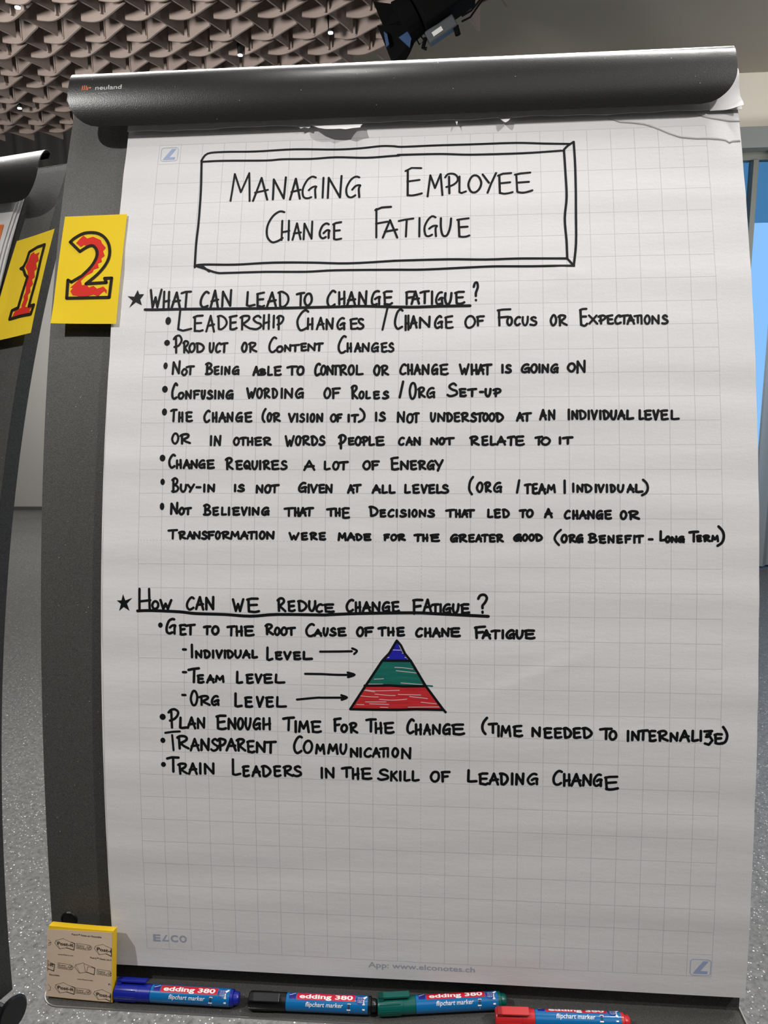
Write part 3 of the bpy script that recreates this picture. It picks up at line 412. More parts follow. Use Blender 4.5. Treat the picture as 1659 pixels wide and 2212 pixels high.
def mk_board(m, amount, dens):
    tc = nd(m, 'ShaderNodeTexCoord'); n = nd(m, 'ShaderNodeTexNoise', i_Scale=900.0, i_Detail=2.0); ln(m, tc.outputs['Object'], n.inputs['Vector'])
    cr = nd(m, 'ShaderNodeValToRGB'); cr.color_ramp.elements[0].position = .35; cr.color_ramp.elements[1].position = .72
    c = bsdf(m).inputs['Base Color'].default_value[:3]
    cr.color_ramp.elements[0].color = (*[v * (1 - amount) for v in c], 1); cr.color_ramp.elements[1].color = (*[v * (1 + amount * 1.6) for v in c], 1)
    ln(m, n.outputs['Fac'], cr.inputs[0])
    v = nd(m, 'ShaderNodeTexVoronoi', i_Scale=420.0); ln(m, tc.outputs['Object'], v.inputs['Vector'])
    s = nd(m, 'ShaderNodeSeparateColor'); ln(m, v.outputs['Color'], s.inputs[0])
    w = mth(m, 'MULTIPLY', mth(m, 'GREATER_THAN', s.outputs[0], dens), mth(m, 'LESS_THAN', v.outputs['Distance'], .18))  # metallic sparkle painted as scattered pale dots
    ln(m, mixcol(m, w, cr.outputs[0], (.5, .5, .48)), bsdf(m).inputs['Base Color'])
    b = nd(m, 'ShaderNodeBump', i_Strength=.35, i_Distance=.0004); ln(m, n.outputs['Fac'], b.inputs['Height']); ln(m, b.outputs[0], bsdf(m).inputs['Normal'])
mk_board(M_board, .28, .99)
M_header = mat('anthracite_lacquer', (.034, .034, .033), .30, .45, spec=.4, coat=.5); bsdf(M_header).inputs['Coat Roughness'].default_value = .24; mk_board(M_header, .12, .995)
M_black = mat('black_plastic', (.008, .008, .009), .35); M_dark = mat('dark_steel', (.02, .021, .023), .45, .4)
M_edge = mat('lit_tray_edge', (.45, .45, .43), .3, .8)  # bright colour stands in for light caught along the tray edge
M_ink = mat('black_marker_ink', (.004, .005, .006), .6, spec=.2)
M_blueink = mat('blue_marker_ink', (.006, .008, .34), .6, spec=.15); M_greenink = mat('green_marker_ink', (.001, .13, .10), .6, spec=.15); M_redink = mat('red_marker_ink', (.50, .016, .022), .6, spec=.15)
M_noteink = mat('dark_card_ink', (.016, .010, .004), .6, spec=.1); M_cardred = mat('red_card_ink', (.68, .026, .014), .6, spec=.12)
for mm, sc_ in ((M_blueink, 700), (M_greenink, 260), (M_redink, 260)):   # uneven felt-pen filling
    tc = nd(mm, 'ShaderNodeTexCoord'); mp = nd(mm, 'ShaderNodeMapping'); mp.inputs['Scale'].default_value = (.08, 1, 1); ln(mm, tc.outputs['Object'], mp.inputs[0])
    n = nd(mm, 'ShaderNodeTexNoise', i_Scale=float(sc_) * 2, i_Detail=3.0); ln(mm, mp.outputs[0], n.inputs['Vector'])
    c = bsdf(mm).inputs['Base Color'].default_value[:3]
    ln(mm, mixcol(mm, mth(mm, 'MULTIPLY', n.outputs['Fac'], .8), [v * 1.5 + .02 for v in c], [v * .5 for v in c]), bsdf(mm).inputs['Base Color'])
M_yellow = mat('yellow_card', (.86, .61, .02), .75, spec=.2); add_bump(M_yellow, 250, .15, .0005)
M_yellow2 = mat('yellow_note_edges', (.90, .58, .01), .7)
M_orange = mat('orange_card', (.85, .20, .03), .75)
M_kraft = mat('kraft_liner', (.72, .56, .42), .6); add_bump(M_kraft, 60, .25, .002)
M_print = mat('brown_black_print', (.035, .025, .018), .6)
M_logo = mat('pale_blue_print', (.36, .44, .66), .7); M_logo2 = mat('grey_blue_print', (.40, .42, .50), .7)
M_paperplain = mat('paper_edge', (.76, .75, .75), .8)
M_white = mat('white_print', (.85, .85, .85), .5); M_orangeprint = mat('orange_print', (.75, .18, .05), .5); M_silver = mat('silver_print', (.55, .55, .53), .4)
M_paper = mat('grid_paper', (.76, .755, .76), .75, spec=.25)
def mk_paper(m):
    uv = nd(m, 'ShaderNodeUVMap'); sp = nd(m, 'ShaderNodeSeparateXYZ'); ln(m, uv.outputs[0], sp.inputs[0])
    X = mth(m, 'ADD', sp.outputs[0], 12.0); Y = sp.outputs[1]      # in cells of 25 mm
    def line(c, lo, hi, o, olo, ohi):
        d = mth(m, 'MULTIPLY', mth(m, 'ABSOLUTE', mth(m, 'SUBTRACT', c, mth(m, 'ROUND', c))), 25.0)
        e = mth(m, 'SUBTRACT', 1.0, mth(m, 'SMOOTH_MIN', mth(m, 'DIVIDE', d, .42), 1.0, .05))
        e = mth(m, 'MAXIMUM', e, 0.0)
        for (a, op, b) in ((c, 'GREATER_THAN', lo - .05), (c, 'LESS_THAN', hi + .05), (o, 'GREATER_THAN', olo), (o, 'LESS_THAN', ohi)):
            e = mth(m, 'MULTIPLY', e, mth(m, op, a, b))
        return e
    lx = line(X, 0, 24, Y, 0, 36); ly = line(Y, 0, 36, X, 0, 24)
    dashx = mth(m, 'MAXIMUM', mth(m, 'GREATER_THAN', mth(m, 'ABSOLUTE', mth(m, 'SUBTRACT', X, 12.0)), .2), mth(m, 'GREATER_THAN', mth(m, 'FRACT', mth(m, 'MULTIPLY', Y, 7.0)), .5))
    dashy = mth(m, 'MAXIMUM', mth(m, 'GREATER_THAN', mth(m, 'ABSOLUTE', mth(m, 'SUBTRACT', Y, 18.0)), .2), mth(m, 'GREATER_THAN', mth(m, 'FRACT', mth(m, 'MULTIPLY', X, 7.0)), .5))
    e = mth(m, 'MAXIMUM', mth(m, 'MULTIPLY', lx, dashx), mth(m, 'MULTIPLY', ly, dashy))
    tc = nd(m, 'ShaderNodeTexCoord'); n = nd(m, 'ShaderNodeTexNoise', i_Scale=500.0, i_Detail=3.0); ln(m, tc.outputs['Object'], n.inputs['Vector'])
    base = mixcol(m, n.outputs['Fac'], (.735, .725, .73), (.80, .79, .79))
    ln(m, mixcol(m, mth(m, 'MULTIPLY', e, .72), base, (.35, .34, .40)), bsdf(m).inputs['Base Color'])
    mp = nd(m, 'ShaderNodeMapping'); mp.inputs['Scale'].default_value = (5, 22, 22); ln(m, tc.outputs['Object'], mp.inputs[0])
    n2 = nd(m, 'ShaderNodeTexNoise', i_Scale=1.0, i_Detail=5.0, i_Roughness=.55); ln(m, mp.outputs[0], n2.inputs['Vector'])
    b = nd(m, 'ShaderNodeBump', i_Strength=.35, i_Distance=.0030); ln(m, n2.outputs['Fac'], b.inputs['Height'])
    b2 = nd(m, 'ShaderNodeBump', i_Strength=.25, i_Distance=.0003); ln(m, n.outputs['Fac'], b2.inputs['Height']); ln(m, b.outputs[0], b2.inputs['Normal'])
    ln(m, b2.outputs[0], bsdf(m).inputs['Normal'])
mk_paper(M_paper)
M_tearshade = mat('tear_shade', (.20, .19, .19), .9)
M_gap = mat('pale_unfilled_paper', (.72, .55, .56), .8)

# ---------------------------------------------------------------- the room
def structure(name, bm_or_obj, mt=None):
    o = bm_or_obj if mt is None else obj(name, bm_or_obj, mt)
    o['kind'] = 'structure'; return o
structure('floor', boxobj('floor', (0, 0, -.05), (18, 18, .1), M_floor))
structure('wall_back', boxobj('wall_back', (-4.5, 7.15, 2.2), (9, .2, 4.4), M_wall))
structure('baseboard_back', boxobj('baseboard_back', (-4.5, 7.04, .0175), (9, .02, .035), M_base))
structure('wall_left', boxobj('wall_left', (-8.9, 0, 2.2), (.2, 14.6, 4.4), M_wall))
structure('wall_front', boxobj('wall_front', (0, -7.0, 2.2), (17.8, .2, 4.4), M_soffit))
structure('wall_return', boxobj('wall_return', (-.1, 6.05, 2.2), (.2, 2.0, 4.4), M_wallr))
structure('wall_right', boxobj('wall_right', (8.9, -1, 2.2), (.2, 12, 4.4), M_wallr))
structure('ceiling', boxobj('ceiling', (0, 0, 4.45), (18, 14.6, .1), M_ceil))
# lowered ceiling on the window side, ending in a slanted edge where the felt lattice starts
bm = bmesh.new()
pl = [(-.2, 4.98), (-.95, 4.3), (-.8, 3.95), (-.26, 3.60), (.22, 3.1), (1.2, 1.6), (1.6, -1.0), (8.8, -1.0), (8.8, 4.98)]
lo = [bm.verts.new((x, y, 3.36)) for x, y in pl]; hi = [bm.verts.new((x, y, 4.4)) for x, y in pl]
bm.faces.new(lo); bm.faces.new(hi[::-1])
for i in range(len(pl)): j = (i + 1) % len(pl); bm.faces.new((lo[i], lo[j], hi[j], hi[i]))
bmesh.ops.recalc_face_normals(bm, faces=bm.faces[:])
structure('trim_1', obj('trim_1', bm, M_soffit))
# window wall: wall above, head, frame, mullions, panes
structure('wall_window', boxobj('wall_window', (4.3, 5.05, 3.70), (9.0, .2, 1.40), M_wallr))
structure('trim_2', boxobj('trim_2', (4.3, 4.98, 2.935), (9.0, .26, .13), M_head, bevel=.004))
win = empty('window_1', (4.3, 5.0, 0)); win['kind'] = 'structure'
WM = [.35, 1.22, 2.10, 3.0, 3.9, 4.8, 5.7, 6.6, 7.5, 8.4]
M_glass = mat('tinted_glass', (.75, .88, .95), .03); bsdf(M_glass).inputs['Transmission Weight'].default_value = 1.0; bsdf(M_glass).inputs['IOR'].default_value = 1.02
M_blue = mat('blue_sill_strip', (.03, .12, .50), .4)
M_dimsky = mat('teal_dim_sky', (.42, .62, .70), .9); bsdf(M_dimsky).inputs['Transmission Weight'].default_value = .9
M_sheer = mat('grey_sheer_curtain', (.62, .68, .72), .8); bsdf(M_sheer).inputs['Transmission Weight'].default_value = .35
def wb(name, c, s, mt, par=win, bevel=.002):
    return boxobj(name, (c[0] - 4.3, c[1] - 5.0, c[2]), s, mt, par, bevel)
wb('top_rail', (4.3, 5.0, 2.845), (8.8, .07, .05), M_frame); wb('bottom_rail', (4.3, 5.0, .025), (8.8, .08, .05), M_blue)
for x in WM: wb('mullion', (x, 4.995, 1.43), (.035, .09, 2.78), M_frame)
for a, b in zip(WM, WM[1:]): wb('pane', ((a + b) / 2, 5.01, 1.43), (b - a - .04, .012, 2.76), M_glass, bevel=0)
bl_ = wb('dim_sky_strip', (4.3, 5.06, 2.63), (8.7, .004, .40), M_dimsky, bevel=0)  # added tinted strip that darkens the view high in the panes
# low kerb and paving outside, so that the glass looks onto something
structure('trim_3', boxobj('trim_3', (4.3, 6.2, .10), (9, 1.9, .26), plaster('pale_terrace', (.45, .47, .48))))
def curtain(name, x0, x1, y, z0, z1, label):
    bm = bmesh.new(); n = int((x1 - x0) / .02)
    f = lambda o: (lambda a, b: (x0 + (x1 - x0) * a - 2.2, .045 * math.sin(a * (x1 - x0) / .11 * 2 * PI) * (.6 + .4 * b) + o, z0 + (z1 - z0) * b))
    sheet(bm, f(-.001), f(.001), n, 6)
    e = empty(name, (2.2, y, 0), 0, label, 'curtain'); obj('curtain_fabric', bm, M_sheer, e, True)
    boxobj('curtain_rail', ((x0 + x1) / 2 - 2.2, 0, z1 + .012), (x1 - x0 + .06, .03, .02), M_frame, e); return e
curtain('sheer_curtain', 2.225, 2.60, 4.86, .02, 2.84, 'pale grey sheer curtain hanging in front of the blue window pane')
M_drape = mat('dark_grey_drape', (.055, .052, .048), .9)
bm = bmesh.new(); ff = lambda o: (lambda a, b: (-4.2 + 8.2 * (a - .5), .05 * math.sin(a * 8.2 / .24 * 2 * PI) + .02 * math.sin(a * 57) + o, 2.55 + 1.83 * b))
sheet(bm, ff(-.004), ff(.004), 420, 2)
dr = empty('stage_drape', (0, 6.8, 0), 0, 'dark grey pleated drape high on the far wall, above the left flipchart', 'drape'); obj('drape_fabric', bm, M_drape, dr, True)
boxobj('drape_rail', (-4.2, 0, 4.385), (8.3, .04, .03), M_frame, dr)

# felt lattice under the ceiling: hanging blades, each a piece of its own
lat = empty('felt_ceiling_lattice', (-1.9, 3.6, 3.1), 0, 'brown felt lattice of curved hanging blades under the dark ceiling, left of the lamp', 'ceiling baffle')
def blade_mesh(name, path, h=.19, th=.0085, drop=0.0, top=0.0, n=14):
    # a thin felt strip standing on edge along a curved path; drop lowers its middle, top trims the upper end
    q = densify(smooth_line([tuple(p) for p in path], n=6), .02); n = len(q) - 1
    bm = bmesh.new()
    def f(sd):
        def g(a, b):
            i = round(a * n); x, y = q[i]; a0 = q[max(i - 1, 0)]; a1 = q[min(i + 1, n)]
            dx, dy = a1[0] - a0[0], a1[1] - a0[1]; l = math.hypot(dx, dy) or 1
            zb = -drop * math.sin(PI * a); zt = h * (1 - top * a * a)
            return (x - dy / l * sd * th / 2, y + dx / l * sd * th / 2, zb * (1 - b) + zt * b)
        return g
    sheet(bm, f(1), f(-1), n, 1)
    for e_ in bm.edges:
        if len(e_.link_faces) == 2 and e_.calc_face_angle(0) > .7: e_.smooth = False
    me = bpy.data.meshes.new(name); bm.to_mesh(me); bm.free(); me.materials.append(M_felt)
    for p in me.polygons: p.use_smooth = True
    return me
bl_long = blade_mesh('felt_blade', [(-.01, -.02), (.03, .075), (.09, .225)], drop=-.006, top=.25)
bl_short = blade_mesh('felt_blade', [(-.005, -.01), (.02, .06), (.048, .135)], drop=0, top=.3)
bl_arc = blade_mesh('felt_blade', [(.15, -.125), (.07, -.058), (0, 0), (-.045, .026), (-.085, .034), (-.125, .030)], drop=.008, top=-.05)
bl_arc2 = blade_mesh('felt_blade', [(.143, -.130), (.066, -.062), (0, 0), (-.040, .020), (-.075, .022), (-.115, .014)], drop=.008, top=-.05)
bl_small = blade_mesh('felt_blade', [(.02, .012), (-.02, .040), (-.065, .056), (-.11, .052)], drop=.004, h=.15)
def limit(y):      # right end of the lattice at depth y
    pts = [(2.2, 1.1), (3.1, .30), (3.57, -.20), (3.82, -.62), (4.43, -1.9), (4.8, -2.4)]
    for (a, b), (c, d) in zip(pts, pts[1:]):
        if a <= y <= c: return b + (d - b) * (y - a) / (c - a)
    return -9
cnt = 0
for k in range(-2, 5):
    for i in range(-6, 14):
        for sub in (0, 1):
            x = -1.994 + .208 * i - .05 * k - (.10 if sub else 0); y = 3.04 + .016 * i + .431 * k + (.248 if sub else 0)
            if x > limit(y) or x < -2.35 - (y - 3) * .62 or y < 2.70 or y > 4.75: continue
            for me in ((bl_long, bl_arc) if not sub else (bl_short, bl_arc2)):
                if cnt >= 299: continue
                o = bpy.data.objects.new('felt_blade', me); link(o, lat)
                o.location = (x + 1.9, y - 3.6, random.uniform(-.004, .004)); cnt += 1

# small ceiling lamps seen through the lattice
M_lens = mat('lit_lamp_lens', (1, 1, 1)); bsdf(M_lens).inputs['Emission Color'].default_value = (.9, .97, 1, 1); bsdf(M_lens).inputs['Emission Strength'].default_value = 9
for (x, y, lab) in ((-1.91, 2.91, 'small bright ceiling lamp at the top left corner of the lattice'), (-2.64, 4.21, 'small bright ceiling lamp above the left flipchart'), (-.55, 3.33, 'small bright ceiling lamp just left of the black stage light'), (-1.06, 3.55, 'small bright ceiling lamp near the middle of the dark header')):
    e = empty('ceiling_lamp', (x, y, 3.10), 0, lab, 'lamp', 'small lamps in the felt ceiling')
    bm = bmesh.new(); tube(bm, [(0, 0, -.012), (0, 0, .06)], [.013, .016], 14); tube(bm, [(0, 0, .06), (0, 0, 1.30)], .003, 6); obj('lamp_housing', bm, M_black, e, False)
    bm = bmesh.new(); tube(bm, [(0, 0, -.018), (0, 0, -.0125)], .012, 12); obj('lamp_lens', bm, M_lens, e)

# stage light with barn doors
def stage_light():
    M_bl = mat('matt_black_metal', (.002, .002, .002), .9, spec=.1); M_blueref = mat('blue_tinted_metal', (.02, .05, .12), .4); M_ballast = mat('grey_metal_case', (.055, .06, .065), .5)
    e = empty('stage_light', (-.02, 2.745, 2.93), 0, 'black stage light with barn doors hanging above the header', 'stage light')
    ax = Vector((.86, .0, .51)); sd = Vector((0, 1, 0)); upv = ax.cross(sd) * -1   # lamp axis runs up to the right
    def Mx(c): return Matrix.Translation(c) @ Matrix((ax, sd, upv)).transposed().to_4x4()
    bm = bmesh.new(); box(bm, (0, 0, 0), (.24, .17, .17), M=Mx((.015, 0, .045)))
    bmesh.ops.bevel(bm, geom=bm.edges[:], offset=.012, segments=2, affect='EDGES', profile=.5); obj('lamp_body', bm, M_bl, e)
    bm = bmesh.new(); tube(bm, [Vector((.015, 0, .045)) - ax * .13, Vector((.015, 0, .045)) - ax * .19], [.08, .088], 20); obj('lamp_snout', bm, M_bl, e)
    def flap(pts, mt, name='barn_door'):
        bm = bmesh.new(); a = [bm.verts.new(p) for p in pts]; b = [bm.verts.new(Vector(p) + Vector((.0, .006, 0))) for p in pts]
        bm.faces.new(a); bm.faces.new(b[::-1])
        for i in range(len(a)): j = (i + 1) % len(a); bm.faces.new((a[i], a[j], b[j], b[i]))
        bmesh.ops.recalc_face_normals(bm, faces=bm.faces[:]); return obj(name, bm, mt, e)
    flap([(-.265, -.02, .028), (-.16, 0, .02), (-.125, 0, -.03), (-.10, .03, -.05), (-.225, .0, -.06)], M_bl)
    flap([(-.250, -.01, -.058), (-.10, 0, -.06), (-.085, .0, -.10), (-.115, .02, -.155), (-.155, .03, -.213), (-.175, 0, -.216), (-.19, 0, -.2)], M_bl)
    flap([(-.222, -.03, -.09), (-.208, -.03, -.10), (-.20, -.03, -.14), (-.212, -.03, -.15)], M_blueref)
    flap([(-.16, -.03, -.115), (-.125, -.03, -.095), (-.105, -.03, -.11), (-.115, -.03, -.155)], M_blueref)
    # ballast case
    bm = bmesh.new(); box(bm, (0, 0, 0), (.13, .05, .05), M=Mx((.015, 0, -.085))); bmesh.ops.bevel(bm, geom=bm.edges[:], offset=.004, segments=1, affect='EDGES'); bc = obj('ballast_case', bm, M_ballast, e)
    bm = bmesh.new(); box(bm, (0, 0, 0), (.045, .002, .018), M=Mx((.0, -.027, -.098))); obj('type_label', bm, M_silver, bc)
    bm = bmesh.new(); tube(bm, [(-.05, -.0, -.11), (-.06, 0, -.148), (-.045, 0, -.152)], .008, 8); obj('case_foot', bm, M_bl, e)
    bm = bmesh.new(); tube(bm, [(.075, 0, -.07), (.085, 0, -.105)], .012, 8); obj('case_foot', bm, M_bl, e)
    bm = bmesh.new(); tube(bm, [(-.095, 0, -.10), (-.075, 0, -.135), (-.055, 0, -.12), (-.08, 0, -.09)], .0035, 6); obj('wire_bail', bm, M_bl, e)
    bm = bmesh.new(); tube(bm, [(-.12, 0, .03), (-.135, 0, .06), (-.15, 0, .11), (-.14, 0, .25)], .003, 6); obj('safety_wire', bm, M_bl, e)
    for (a, b, c2) in (((.10, 0, -.035), (.14, .0, -.015), .0), ((.10, 0, -.055), (.135, 0, -.04), .01)):
        bm = bmesh.new(); p = [Vector(a), Vector(b), Vector((.18 + c2, 0, .03)), Vector((.19 + c2, 0, .09)), Vector((.185 + c2, 0, .3))]
        tube(bm, p, .004, 8); obj('power_cable', bm, M_bl, e)
    bm = bmesh.new(); tube(bm, [(.02, -.1, .05), (.02, -.1, .2), (.02, .1, .2), (.02, .1, .05)], .008, 6); obj('yoke', bm, M_bl, e)
    bm = bmesh.new(); tube(bm, [(.02, 0, .2), (.02, 0, 1.46)], .016, 10); obj('drop_pole', bm, M_bl, e)
    return e
stage_light()

# ---------------------------------------------------------------- flipcharts
BU0, BU1 = -.413, .334; HU0, HU1 = -.403, .329
def header_profile(t, front=.022):
    """cross-section of the header cover (off, s), t from back top over the front to the bottom edge"""
    pts = [(.010, -.0775), (.0145, -.083), (.0195, -.0828), (.0233, -.0785), (.0255, -.071), (.026, -.060), (.0248, -.048), (.022, -.036), (.018, -.0258), (.013, -.0165)]
    x = t * (len(pts) - 1); i = min(int(x), len(pts) - 2); f = x - i
    a = pts[max(i - 1, 0)]; b = pts[i]; c = pts[i + 1]; d = pts[min(i + 2, len(pts) - 1)]
    return tuple(.5 * (2 * b[j] + (c[j] - a[j]) * f + (2 * a[j] - 5 * b[j] + 4 * c[j] - d[j]) * f * f + (3 * b[j] - a[j] - 3 * c[j] + d[j]) * f ** 3) for j in (0, 1))
def flipchart(loc, rz, zf, label, knob=False, legs=(.08, .28)):
    e = empty('flipchart', loc, rz, label, 'flipchart', 'flipchart stands')
    PP = lambda u, s, o=0.0: P(u, s, o, zf)
    # curved board sheet with side returns
    bm = bmesh.new()
    S0, S1 = -.085, (1.0 if knob else .975); bo = -.0105
    sheet(bm, lambda a, b: PP(BU0 + (BU1 - BU0) * a, S0 + (S1 - S0) * b, bo), lambda a, b: PP(BU0 + (BU1 - BU0) * a, S0 + (S1 - S0) * b, bo - .0015), 12, 50)
    obj('board', bm, M_board, e, True)
    for u0 in (BU0, BU1 - .0015):
        bm = bmesh.new(); sheet(bm, lambda a, b: PP(u0, S0 + (S1 - S0) * b, bo - .0016 - .019 * a), lambda a, b: PP(u0 + .0015, S0 + (S1 - S0) * b, bo - .0016 - .019 * a), 3, 50)
        obj('side_return', bm, M_board, e)
    bm = bmesh.new(); sheet(bm, lambda a, b: PP(BU0 + (BU1 - BU0) * a, S0 - .0015, bo - .040 * b), lambda a, b: PP(BU0 + (BU1 - BU0) * a, S0 - .0005, bo - .040 * b), 8, 3); obj('top_return', bm, M_board, e)
    # header cover: bent sheet with rounded lower corners
    bm = bmesh.new(); CR_ = .036; nu, nv = 60, 44
    W = HU1 - HU0
    arc_len = [0.0]; prev = header_profile(0)
    for k in range(1, nv + 1):
        q = header_profile(k / nv); arc_len.append(arc_len[-1] + math.dist(prev, q)); prev = q
    tot = arc_len[-1]
    def hp(o):
        def g(a, b):
            rem = tot - arc_len[round(b * nv)]; ins = 0.0
            if rem < CR_: ins = CR_ - math.sqrt(max(0, CR_ ** 2 - (CR_ - rem) ** 2))
            rb = arc_len[round(b * nv)]
            if rb < .006: ins = max(ins, .006 - rb)
            of, s = header_profile(b); q = header_profile(min(1, b + .01)); q0 = header_profile(max(0, b - .01))
            tx, ty = q[0] - q0[0], q[1] - q0[1]; l = math.hypot(tx, ty) or 1
            return PP(HU0 + ins + (W - 2 * ins) * a, s + o * (-tx / l), of + o * (ty / l))
        return g
    sheet(bm, hp(0.0), hp(-.0012), nu, nv); hd = obj('header_cover', bm, M_header, e, True)
    W = BU1 - BU0
    # clamp bar behind the cover
    bm = bmesh.new(); sheet(bm, lambda a, b: PP(BU0 + .05 + (W - .1) * a, -.078 + .050 * b, .006), lambda a, b: PP(BU0 + .05 + (W - .1) * a, -.078 + .050 * b, .0035), 4, 4); obj('clamp_bar', bm, M_dark, e)
    # pen tray: floor, thin front edge coloured bright where it is lit, end plates
    zt = zf - .492
    bm = bmesh.new(); yb, yf = -.046, -.0915; R = .022; n = 6
    out = [(BU0 + .002, yb), (BU1, yb), (BU1, yf)] + [(BU0 + .002 + R - R * math.sin(k * PI / 2 / n), yf + R - R * math.cos(k * PI / 2 / n)) for k in range(n + 1)]
    top = [bm.verts.new((x, y, zt)) for x, y in out]; bot = [bm.verts.new((x, y, zt - .0016)) for x, y in out]
    bm.faces.new(top); bm.faces.new(bot[::-1])
    for i in range(len(out)): j = (i + 1) % len(out); bm.faces.new((top[i], top[j], bot[j], bot[i]))
    bmesh.ops.recalc_face_normals(bm, faces=bm.faces[:]); tr = obj('pen_tray', bm, M_board, e)
    bm = bmesh.new(); tube(bm, [(x, y - .0002, zt - .0006) for x, y in out[2:]], .0011, 6); obj('tray_edge', bm, M_edge, tr)
    bm = bmesh.new(); sheet(bm, lambda a, b: (BU0 + .03 + (W - .03) * a, -.0475 + .002 * b, zt + .0005 + .004 * b), lambda a, b: (BU0 + .03 + (W - .03) * a, -.0460 + .001 * b, zt + .0005 + .004 * b), 1, 2); obj('tray_bead', bm, M_dark, tr)
    bm = bmesh.new(); box(bm, (BU1 + .0008, -.068, zt - .004), (.0014, .044, .014)); obj('end_plate', bm, M_edge, tr)
    # dark round socket in the board's lower left corner
    bm = bmesh.new(); c0 = (-.3925, .878)
    ring = lambda a, b: PP(c0[0] + (.0085 + .0012 * b) * math.cos(a * 2 * PI), c0[1] + (.0085 + .0012 * b) * math.sin(a * 2 * PI), bo + .0002 + .0012 * (1 - b))
    grid(bm, ring, 24, 2); bm.faces.new([bm.verts.new(PP(c0[0] + .0086 * math.cos(k * PI / 12), c0[1] + .0086 * math.sin(k * PI / 12), bo + .0004)) for k in range(24)])
    obj('round_socket', bm, M_black, e)
    # stand behind the board
    for x in legs:
        bm = bmesh.new(); tube(bm, [(x, .17, zf + .30), (x, .075, zf - .30), (x, .065, .03)], .014, 12); obj('leg', bm, M_dark, e)
        bm = bmesh.new(); tube(bm, [(x, -.10, .018), (x, .22, .018)], .018, 10); obj('foot', bm, M_black, e)
    bm = bmesh.new(); tube(bm, [(legs[0], .075, zf - .30), (legs[1], .075, zf - .30)], .010, 10); obj('cross_bar', bm, M_dark, e)
    if knob:
        bm = bmesh.new(); tube(bm, [(.334, -.041, zf - .568), (.341, -.041, zf - .568), (.345, -.041, zf - .568), (.347, -.041, zf - .568)], [.010, .020, .0225, .0200], 28); obj('knob', bm, M_black, e, False)
        bm = bmesh.new(); tube(bm, [(.300, -.041, zf - .568), (.335, -.041, zf - .568)], .006, 10); tube(bm, [(.304, -.041, zf - .568), (.304, -.041, zf - .4925)], .006, 8); obj('knob_shaft', bm, M_dark, e)
    return e
chart = flipchart((0, 0, 0), 0, FZ, 'dark grey flipchart stand with curved board holding the handwritten sheet')
PH = math.radians(-18.76)
tv = Vector((-.5215, .0738, 0)) - Matrix.Rotation(PH, 3, 'Z') @ Vector((.334, 0, 0))
chart2 = flipchart(tv, PH, FZ - .0603, 'dark grey flipchart stand at the left edge, behind the yellow card with a 1', knob=True, legs=(-.30, -.04))
P2 = lambda u, s, o=0.0: P(u, s, o, FZ - .0603)
# maker's name on the header
def on_header(u, t, o):   # t in metres from the header's top along its section
    L = .0; prev = header_profile(0); pos = 0
    while L < t and pos < 1: pos += .004; q = header_profile(pos); L += math.dist(prev, q); prev = q
    of, s = header_profile(pos); return P(u, s, of + o)
hd = [c for c in chart.children if c.name.startswith('header_cover')][0]
bm = bmesh.new(); put_text(bm, 'neuland', -.3708, .0425, .0305, .0058, on_header, .0003, bold=.015); tag(obj('maker_name', bm, M_silver, hd), 'silver word neuland')
bm = bmesh.new()
for a, b in ((0, .0052), (.0022, .0056), (.0044, .0052), (.0062, .0030)): stroke(bm, [(-.3860 + a, .0420), (-.3860 + a + .0002, .0420 - b)], .0011, on_header, .0003)
flatpoly(bm, [(-.3785, .0395), (-.3770, .0382), (-.3755, .0395), (-.3770, .0408)], on_header, .0003)
tag(obj('maker_mark', bm, M_orangeprint, hd), 'small orange stroke mark')
bm = bmesh.new(); stroke(bm, [(-.3815, .0475), (-.3775, .0473), (-.3720, .0475)], .0004, on_header, .0003); stroke(bm, [(-.3660, .0470), (-.3560, .0466)], .0005, on_header, .0003); obj('scratch', bm, M_silver, hd)

# ---------------------------------------------------------------- the paper pad
def paper_grid(name, par, S, u0, u1, s0, s1, o, du, ds, mt, thick=.00012, uvs=True):
    nu, nv = max(1, round((u1 - u0) / du)), max(1, round((s1 - s0) / ds))
    bm = bmesh.new(); lay = bm.loops.layers.uv.new('UVMap')
    f = lambda oo: (lambda a, b: S(u0 + (u1 - u0) * a, s0 + (s1 - s0) * b, oo))
    sheet(bm, f(o), f(o - thick), nu, nv)
    co = {}
    bm.verts.index_update(); N = (nu + 1) * (nv + 1)
    for v in bm.verts:
        k = v.index % N; i, j = divmod(k, nv + 1); co[v.index] = ((u0 + (u1 - u0) * i / nu) / .025, (s0 + (s1 - s0) * j / nv) / .025)
    for fc in bm.faces:
        for l in fc.loops: l[lay].uv = co[l.vert.index]
    return obj(name, bm, mt, par, True)
pad = empty('flipchart_pad', P(0, .92), 0, 'large white grid paper pad with the handwritten change fatigue notes', 'paper pad')
pad_inv = Matrix.Translation(-P(0, .92))
def padify(o):            # meshes were built in room coordinates
    o.data.transform(pad_inv); return o
PU0, PU1, PS0, PS1 = -.3385, .3352, -.082, .9215
top_sheet = padify(paper_grid('top_sheet', pad, SP, PU0, PU1, PS0, PS1, 0.0, .005, .0045, M_paper))
bm = bmesh.new(); f = lambda o, e=0: (lambda a, b: P(PU0 + .0015 + (PU1 - .001 - PU0 - .0015) * a, PS0 + (PS1 - .002 - PS0) * b, o))
sheet(bm, f(-.0014), f(-.0098), 10, 60); padify(obj('paper_stack', bm, M_paperplain, pad))
